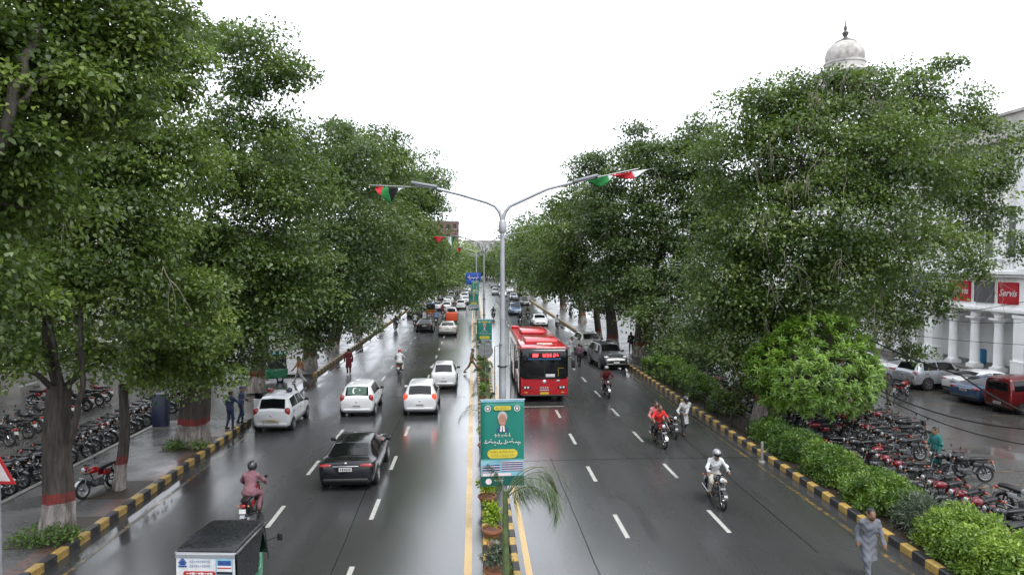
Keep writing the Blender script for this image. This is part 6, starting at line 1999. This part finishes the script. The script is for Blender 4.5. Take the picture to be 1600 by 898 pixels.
        # the building pictured near the foot
        pr('pictured_block', PR['navy'], lambda q, yy: (q.poly([(-.02 * w, yy, .17 * h), (.47 * w, yy, .17 * h), (.47 * w, yy, .285 * h), (-.02 * w, yy, .29 * h)]), q.poly([(-.46 * w, yy, .16 * h), (-.06 * w, yy, .16 * h), (-.06 * w, yy, .25 * h), (-.46 * w, yy, .24 * h)])), 1)
        pr('pictured_floors', PR['white'], lambda q, yy: [q.poly([(xa * w, yy, z_ * h), (xb * w, yy, z_ * h), (xb * w, yy, (z_ + .008) * h), (xa * w, yy, (z_ + .008) * h)]) for xa, xb, zs in ((-.02, .47, (.18, .205, .23, .255, .278)), (-.46, -.06, (.165, .195, .225))) for z_ in zs], 2)
        pr('pictured_crowd', PR['white'], rect(-.46, .2, .118, .15), 1)
        pr('foot_writing', PR['white'], lambda q, yy: (disc(q, -.32 * w, .055 * h, .07 * w, yy), script_line(q, -.2 * w, .02 * w, .05 * h, .03 * h, 12, yy)), 1)
    return root
zb = 7.5 - (762 - 411) * 18.45 / 1067
banner('large green banner with portrait and yellow panels on the near lamp post', W(785, 700, 18.45).x, 18.45, zb, 1.18, 2.36, R(2))
b2 = W(757, 520, 53.6)
banner('second green and yellow banner on the next lamp post', b2.x, 53.6, .8, 1.15, 2.3)
banner('third green banner beneath the blue median sign', .0, 91.5, 1.2, 1.3, 2.5)
for i, y in enumerate((131.5, 171.5)):
    banner(['fourth green banner far down the median', 'farthest green banner on the median'][i], .3, y, 1.2, 1.4, 2.8, full=False)
# frame of thin rods round the near lamp post
def rods(label, x, y):
    root = thing('rod_frame', label, 'frame', (x, y, .12))
    for k, pts in enumerate([[(-.02, -.1, 5.15), (-.22, -.1, 5.1), (-.22, -.1, 2.4)], [(.22, -.1, 2.4), (.22, -.1, 5.15), (1.1, -.1, 5.15)], [(-.3, -.1, 2.9), (.3, -.1, 2.9)]]):
        b = MB(); b.tube(pts, .012, 5); b.build('rod', TRIM, root, 60)
rods('thin dark rod frame clamped to the near lamp post', .79, 18.7)

BLUE_SIGN = M('sign_blue', (.015, .07, .34), .4)
def board_sign(label, x, y, z, w, h, mat, face_lines=3, rz=0.0, group=None, name='road_sign'):
    root = thing(name, label, 'sign', (x, y, .1), rz, group)
    b = MB(); b.tube([(0, .04, 0), (0, .04, z + h)], .04, 8); b.build('post', GALV, root, 60)
    b = MB(); b.rbox((0, 0, z + h / 2), (w, .03, h), .012); o = b.build('board', mat, root, 40)
    b = MB()
    for i in range(face_lines):
        script_line(b, -w * .36, w * .36, z + h * (.16 + .74 * i / face_lines), h * .5 / face_lines, 30 + i, -.019)
    b.build('writing', PR['white'], o, 0)
    return root
board_sign('blue sign board standing in the middle of the median', -.05, 90, 5.2, 2.0, .95, BLUE_SIGN, 1)
b = MB(); b.rbox((0, 0, 0), (2.3, .5, 1.2), .1); tag(b.build('sign_box', BLUE_SIGN, None, 40, (-.3, 134, 3.9)), 'blue box sign far down the median behind the blue board', 'sign')
board_sign('tall blue board on a post under the left trees', -10.95, 52, 2.5, .95, 1.3, BLUE_SIGN, 3, name='blue_board')
# warning triangle at the left edge
tr = W(-4, 738, 16.0)
root = thing('warning_sign', 'red bordered warning triangle at the left picture edge', 'sign', (tr.x, 16.0, .16), R(-6))
b = MB(); b.tube([(0, .03, 0), (0, .03, 2.7)], .035, 8); b.build('post', GALV, root, 60)
zt = tr.z - .16
def tri(s, y): return [(-s, y, zt - s * .58), (s, y, zt - s * .58), (0, y, zt + s * 1.15)]
b = MB(); b.slab(tri(.44, 0), (0, -.015, 0)); pl = b.build('plate', M('sign_red', (.55, .03, .03), .35), root, 0)
b = MB(); b.poly(tri(.32, -.019)); b.build('white_field', PR['white'], pl, 0)
b = MB(); b.poly([(-.10, -.023, zt - .16), (.0, -.023, zt - .16), (.02, -.023, zt + .02), (-.03, -.023, zt + .18), (-.08, -.023, zt + .02)]); b.build('symbol', INK, pl, 0)
# round sign seen from behind on the median
root = thing('round_sign', 'grey back of a round sign on the median behind the banner', 'sign', (.70, 40.5, .12))
b = MB(); b.tube([(0, 0, 0), (0, 0, 2.7)], .035, 8); b.build('post', GALV, root, 60)
b = MB(); b.lathe([(.44, 0), (.45, .01), (.44, .02)], 28, (0, .04, 2.15), 'y'); dd = b.build('disc', M('sign_back', (.24, .25, .25), .5, .3), root, 40)
b = MB(); b.box(0, .02, 2.3, .5, .02, .04); b.box(0, .02, 2.0, .5, .02, .04); b.build('strap', GALV, dd, 0)
# navy post box and kerbside post
root = thing('navy_cabinet', 'dark navy upright cabinet at the edge of the left pavement', 'cabinet', (-14.0, 31.2, .16))
b = MB(); b.rbox((0, 0, .78), (.62, .4, 1.5), .03); q = b.build('case', M('navy_paint', (.014, .02, .05), .4, dirt=.2), root, 40)
b = MB(); b.rbox((0, -.205, .8), (.5, .02, 1.3), .008); b.build('door', M('navy_paint', (.014, .02, .05)), q, 40)
b = MB(); b.box(0, 0, .02, .68, .46, .05); b.build('plinth', concrete, root, 0)
g = G(1170, 722)
root = thing('kerb_post', 'short grey post standing in front of the right kerb', 'post', (10.85, g.y, 0))
b = MB(); b.lathe([(.07, 0), (.06, .1), (.05, .75), (.02, .8)], 10); b.build('shaft', concrete, root, 50)
b = MB(); b.lathe([(.13, 0), (.11, .06), (.07, .08)], 10); b.build('foot', concrete, root, 50)

# iron fence along the right kerb
fr = thing('iron_fence', 'low black iron fence in front of the bushes on right kerb', 'fence', (11.55, 28, .14))
IRON = M('black_iron', (.012, .012, .012), .4, var=.2)
b = MB(); b.box(0, 0, .42, .045, .045, .84); b.lathe([(.035, .84), (.045, .88), (.01, .93)], 8); pm = b.mesh('fence_post', IRON, 40)
b = MB(); b.box(0, .9, 0, .03, 1.76, .03); rm = b.mesh('fence_rail', IRON, 0)
b = MB(); b.box(0, 0, .38, .014, .014, .6); bm_ = b.mesh('fence_bar', IRON, 0)
for i in range(11):
    link('fence_post', pm, fr, (0, i * 1.8, 0))
    if i < 10:
        for z in (.12, .70): link('fence_rail', rm, fr, (0, i * 1.8, z))
        for k in range(1, 9): link('fence_bar', bm_, fr, (0, i * 1.8 + k * .2, 0))

# ---- overhead cables on the right
CAB = M('cable_black', (.012, .012, .013), .5)
def cable(label, pts, r, sag=.4):
    P = []
    for a, c in zip(pts[:-1], pts[1:]):
        a, c = Vector(a), Vector(c)
        for i in range(16):
            t = i / 16
            p = a.lerp(c, t); p.z -= sag * 4 * t * (1 - t)
            P.append(p)
    P.append(Vector(pts[-1]))
    b = MB(); b.tube(P, r, 5)
    return tag(b.build('overhead_cable', CAB, None, 70), label, 'cable', 'cables strung over the right lot')
cable('thick bundled cable dropping from the trees past the silver jeep', [W(1340, 520, 31), W(1500, 585, 27), W(1640, 660, 23)], .035, .15)
cable('cable sagging low across the wet parking lot', [W(1330, 585, 29), W(1640, 672, 22)], .028, .55)
cable('second cable sagging beside the low one across the lot', [W(1330, 590, 29), W(1640, 700, 21.5)], .022, .5)
cable('thin wire rising across the red shop signs', [W(1440, 492, 33), W(1640, 462, 27)], .013, .15)
cable('thin wire crossing the columns at half height', [W(1400, 520, 33), W(1640, 540, 27)], .012, .1)
cable('thin wire just beneath the red shop signs', [W(1420, 488, 33), W(1640, 500, 27)], .011, .3)

# ================================================================== buildings
PLASTER = M('white_plaster', (1.12, 1.12, 1.11), .6, var=.08, scale=.8, dirt=.10, bump=.2, bscale=8)
PLASTER_OLD = M('stained_plaster', (.50, .48, .45), .7, var=.2, scale=1.2, dirt=.55, bump=.3, bscale=8)
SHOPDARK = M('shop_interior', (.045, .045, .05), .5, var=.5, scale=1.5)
def colonnade():
    X = 34.5
    root = thing('white_colonnade_building', 'white colonial building with columned arcade behind the parked cars', 'building', (X, 30, 0))
    Y0, Y1 = 0.0, 46.0                              # local: y along the street, x into the block
    b = MB(); b.box(2.6, (Y0 + Y1) / 2, .12, 6.2, Y1 - Y0 + .8, .36); b.build('arcade_floor', concrete, root, 0)
    b = MB(); b.box(4.4, (Y0 + Y1) / 2, 2.3, .3, Y1 - Y0, 4.0); b.build('back_wall', PLASTER, root, 0)
    b = MB(); b.box(2.2, (Y0 + Y1) / 2, 4.42, 4.7, Y1 - Y0, .3); b.build('arcade_ceiling', PLASTER, root, 0)
    # column meshes
    c = MB()
    c.box(0, 0, .42, .74, .74, .25); c.lathe([(.36, .55), (.37, .62), (.32, .66), (.305, .7), (.295, 2.0), (.26, 3.35), (.29, 3.38), (.29, 3.45), (.265, 3.48), (.33, 3.6), (.42, 3.72)], 18); c.box(0, 0, 3.78, .86, .86, .12)
    c.lathe([(.24, 3.84), (.30, 3.9), (.30, 4.08), (.26, 4.14)], 16); c.box(0, 0, 4.2, .64, .64, .14)
    cm_ = c.mesh('column', PLASTER, 40)
    p = MB(); p.box(0, 0, .7, .95, 1.05, 1.0); p.box(0, 0, 2.6, .78, .88, 3.0); p.box(0, 0, 4.1, .9, 1.0, .2); p.box(0, 0, 1.22, 1.0, 1.1, .1)
    pm_ = p.mesh('pier', PLASTER, 0)
    per = 2.15
    k = 0
    y = 2.6
    ys = []
    while y < Y1:
        pier = k % 4 == 0
        link('pier' if pier else 'column', pm_ if pier else cm_, root, (.35 if not pier else .3, y, 0))
        ys.append((y, pier)); y += per; k += 1
    # shops behind
    for i in range(len(ys) - 1):
        y0 = ys[i][0]
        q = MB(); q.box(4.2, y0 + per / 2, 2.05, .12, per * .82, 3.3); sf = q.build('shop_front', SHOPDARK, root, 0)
        q = MB(); q.box(4.1, y0 + per / 2, 3.55, .1, per * .86, .5); q.build('fascia', [M('fascia_red', (.30, .02, .03), .4), M('fascia_navy', (.02, .03, .1), .4), PLASTER][i % 3], sf, 0)
        q = MB(); q.box(4.1, y0 + per / 2, .62, .1, per * .84, .5); q.build('stall_riser', [M('riser_red', (.4, .02, .03), .4), P_GREY, PLASTER][(i + 1) % 3], sf, 0)
        q = MB()
        rs = random.Random(i)
        for j in range(4): q.rbox((3.95, y0 + .5 + j * .42, 1.1 + rs.random() * .9), (.12, .28, .5), .03)
        q.build('goods_on_display', [M('goods_blue', (.08, .22, .45), .5), M('goods_grey', (.3, .3, .33), .5), M('goods_black', (.04, .04, .05), .5)][i % 3], sf, 40)
    # entablature
    L = Y1 - Y0
    b = MB(); b.box(.42, (Y0 + Y1) / 2, 5.55, .5, L, 2.46); fr_ = b.build('frieze', PLASTER, root, 0)
    b = MB(); b.box(.2, (Y0 + Y1) / 2, 4.42, .9, L + .3, .16); b.box(.12, (Y0 + Y1) / 2, 6.86, 1.1, L + .4, .18); b.box(.18, (Y0 + Y1) / 2, 6.66, .85, L + .3, .14); b.build('cornice', PLASTER, root, 0)
    for (yy, pier) in ys:
        if pier:
            q = MB(); q.box(.16, yy, 5.55, .16, .9, 2.2); q.build('pilaster', PLASTER, root, 0)
    # balustrade, upper storey
    bal = MB(); bal.lathe([(.05, 0), (.09, .05), (.06, .12), (.10, .3), (.05, .48), (.09, .55)], 8); bmsh = bal.mesh('baluster', PLASTER, 50)
    q = MB(); q.box(.25, (Y0 + Y1) / 2, 7.0, .34, L, .12); q.box(.25, (Y0 + Y1) / 2, 7.78, .36, L, .14); q.build('balustrade_rail', PLASTER, root, 0)
    yy = .4
    while yy < Y1:
        link('baluster', bmsh, root, (.25, yy, 7.1)); yy += .32
    b = MB(); b.box(2.8, (Y0 + Y1) / 2, 11.3, .3, L, 9.0); b.build('upper_wall', PLASTER, root, 0)
    b = MB(); b.box(1.5, (Y0 + Y1) / 2, 7.02, 2.8, L, .1); b.build('gallery_floor', PLASTER, root, 0)
    uc = MB()
    uc.box(0, 0, .2, .6, .6, .4); uc.lathe([(.27, .4), (.24, .5), (.22, 4.5), (.20, 6.2), (.28, 6.3)], 16); uc.lathe([(.24, 6.3), (.34, 6.5), (.3, 6.62), (.38, 6.75)], 16); uc.box(0, 0, 6.86, .76, .76, .22)
    ucm = uc.mesh('upper_column', PLASTER, 40)
    up = MB(); up.box(0, 0, 3.5, .9, 1.0, 7.0); upm = up.mesh('upper_pier', PLASTER, 0)
    for (yy, pier) in ys:
        link('upper_pier' if pier else 'upper_column', upm if pier else ucm, root, (.4, yy, 7.08))
        if not pier:
            q = MB(); q.box(2.62, yy, 9.6, .1, 1.25, 3.6); wdw = q.build('window', M('shutter_grey', (.16, .17, .18), .5), root, 0)
            q = MB(); q.box(2.55, yy, 9.6, .06, .08, 3.6); q.box(2.55, yy, 10.4, .06, 1.25, .08); q.build('window_bars', PLASTER, wdw, 0)
    b = MB(); b.box(.45, (Y0 + Y1) / 2, 14.75, .9, L, 1.1); b.build('upper_frieze', PLASTER, root, 0)
    b = MB(); b.box(.05, (Y0 + Y1) / 2, 15.45, 1.8, L + .6, .3); b.box(.2, (Y0 + Y1) / 2, 15.2, 1.3, L + .4, .2); b.build('upper_cornice', PLASTER_OLD, root, 0)
    for j in range(int(L / .7)):
        pass
    dm = MB(); dm.box(0, 0, 0, .5, .22, .2); dmm = dm.mesh('dentil', PLASTER, 0)
    yy = .3
    while yy < Y1:
        link('dentil', dmm, root, (-.2, yy, 15.0)); yy += .62
    b = MB(); b.box(.6, (Y0 + Y1) / 2, 16.4, .5, L, 1.6); b.box(.55, (Y0 + Y1) / 2, 17.25, .8, L + .2, .18); b.build('parapet', PLASTER_OLD, root, 0)
    b = MB(); b.box(9, (Y0 + Y1) / 2, 8, 12.2, L - .2, 15.8); b.build('block', PLASTER, root, 0)
    return root, ys
BLD, YS = colonnade()
SIGNRED = M('sign_board_red', (.55, .015, .03), .35, var=.08)
def shop_sign(label, yc, mat, word=None, name='shop_sign'):
    root = thing(name, label, 'sign', (34.5, yc, 5.55), 0, 'square shop signs over the columns')
    b = MB(); b.box(.10, 0, 0, .12, 1.72, 1.42); bo = b.build('board', mat, root, 0)
    if word:
        b = MB()
        for (y_, z_, sy, sz) in ((0, .66, 1.66, .06), (0, -.5, 1.4, .03), (-.8, 0, .06, 1.34), (.8, 0, .06, 1.34)): b.box(.025, y_, z_, .04, sy, sz)
        b.build('rim', mat, bo, 0)
        lettering(word, .62, PR['white'], bo, (.01, 0, .0), (R(90), 0, R(-90)), .35, .012)
pc = [yy + 30 for yy, p_ in YS]
def mid(i): return (pc[i] + pc[i + 1]) / 2
near = min(range(len(pc)), key=lambda i: abs(pc[i] - 46.0))
shop_sign('red square shop sign with white script farther from the right edge', 46.6, SIGNRED, 'Servis')
shop_sign('plain grey square board between two red shop signs', 44.45, M('board_grey', (.10, .10, .11), .5))
shop_sign('red square shop sign with white script nearest the right edge', 42.3, SIGNRED, 'Servis')
shop_sign('navy and yellow shop sign half hidden by leaves', 51.2, M('sign_navy', (.02, .05, .25), .4))
b = MB(); b.rbox((0, 0, .55), (.5, .5, 1.1), .1); tag(b.build('water_cooler', M('cooler_blue', (.06, .28, .55), .4), None, 40, (36.2, 46.6, .3)), 'bright blue drum standing inside the white arcade', 'drum')

def tower():
    x, y = 41.5, 75.0
    root = thing('domed_tower', 'tall tower with stained white dome and finial rising above the trees', 'tower', (x, y, 0))
    b = MB(); b.box(0, 0, 12, 7.2, 7.2, 24); b.build('shaft', PLASTER, root, 0)
    b = MB(); b.box(0, 0, 24.2, 8.2, 8.2, .5); b.box(0, 0, 24.7, 7.6, 7.6, .5); b.build('gallery', PLASTER_OLD, root, 0)
    for k in range(8):
        a = math.pi / 8 + k * math.pi / 4
        q = MB(); q.lathe([(.34, 24.9), (.28, 25.3), (.26, 28.0), (.36, 28.3)], 10, (2.2 * math.cos(a), 2.2 * math.sin(a), 0)); q.build('pillar', PLASTER, root, 40)
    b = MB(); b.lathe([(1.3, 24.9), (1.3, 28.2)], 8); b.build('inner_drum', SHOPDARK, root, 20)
    b = MB(); b.lathe([(3.3, 28.3), (3.4, 28.45), (2.6, 28.9), (2.15, 29.0), (2.1, 29.6), (2.2, 29.65), (2.2, 29.85)], 28); b.build('eave', PLASTER_OLD, root, 40)
    b = MB(); b.lathe([(1.86, 29.8), (2.0, 30.1), (2.06, 30.5), (2.02, 30.9), (1.85, 31.35), (1.5, 31.8), (1.05, 32.1), (.6, 32.3), (.3, 32.4)], 32); b.build('dome', M('stained_dome', (.50, .47, .44), .7, var=.35, scale=1.6, dirt=.6), root, 50)
    b = MB(); b.lathe([(1.12, 32.02), (1.14, 32.12), (.7, 32.35), (.4, 32.5), (.16, 32.7), (.32, 33.0), (.36, 33.15), (.12, 33.4), (.2, 33.65), (.08, 34.0), (.03, 34.6)], 16); b.build('finial', M('finial_dark', (.11, .10, .095), .5), root, 50)
tower()

def block(label, x0, x1, y0, y1, h, mat, rows_, cols_, face, name='office_block', wmat=GLASS):
    cx, cy = (x0 + x1) / 2, (y0 + y1) / 2
    root = thing(name, label, 'building', (cx, cy, 0))
    b = MB(); b.box(0, 0, h / 2, x1 - x0, y1 - y0, h); b.build('wall', mat, root, 0)
    b = MB(); b.box(0, 0, h + .25, x1 - x0 + .5, y1 - y0 + .5, .5); b.build('roof', PLASTER_OLD, root, 0)
    fh = h / rows_
    if face == 'x':
        w = (y1 - y0) / cols_
        q = MB(); q.box(0, 0, 0, .16, w * .55, fh * .5); m1 = q.mesh('window', wmat, 0)
        s = MB(); s.box(0, 0, 0, .3, w * .62, .1); m2 = s.mesh('sill', PLASTER, 0)
    else:
        w = (x1 - x0) / cols_
        q = MB(); q.box(0, 0, 0, w * .55, .16, fh * .5); m1 = q.mesh('window', wmat, 0)
        s = MB(); s.box(0, 0, 0, w * .62, .3, .1); m2 = s.mesh('sill', PLASTER, 0)
    for r_ in range(rows_):
        for c_ in range(cols_):
            t = -.5 + (c_ + .5) / cols_
            loc = ((x1 - x0) / 2 if face == 'x' else t * (x1 - x0), t * (y1 - y0) if face == 'x' else -(y1 - y0) / 2, fh * (r_ + .52))
            o = link('window', m1, root, loc)
            link('sill', m2, o, (0, 0, -fh * .28))
    return root
BRICK = M('brick_brown', (.20, .11, .095), .8, var=.15)
block('tall brown brick block above the distant left trees', -24, -6.8, 300, 320, 25.5, BRICK, 6, 6, 'y')
block('pale low building closing the far end of the avenue', -5, 19, 345, 365, 18.5, PLASTER_OLD, 4, 8, 'y', wmat=M('far_window', (.26, .26, .27), .5))
block('cream building beyond the left service road', -44, -31, 4, 62, 11, M('cream_wall', (.42, .40, .37), .7, var=.15, dirt=.4), 3, 16, 'x')
block('grey building beyond the left service road farther along', -46, -33, 66, 160, 12, M('grey_wall', (.30, .29, .28), .7, var=.15, dirt=.4), 3, 22, 'x')
block('white building behind the right trees farther along', 33, 50, 86, 190, 13, PLASTER, 3, 24, 'x')
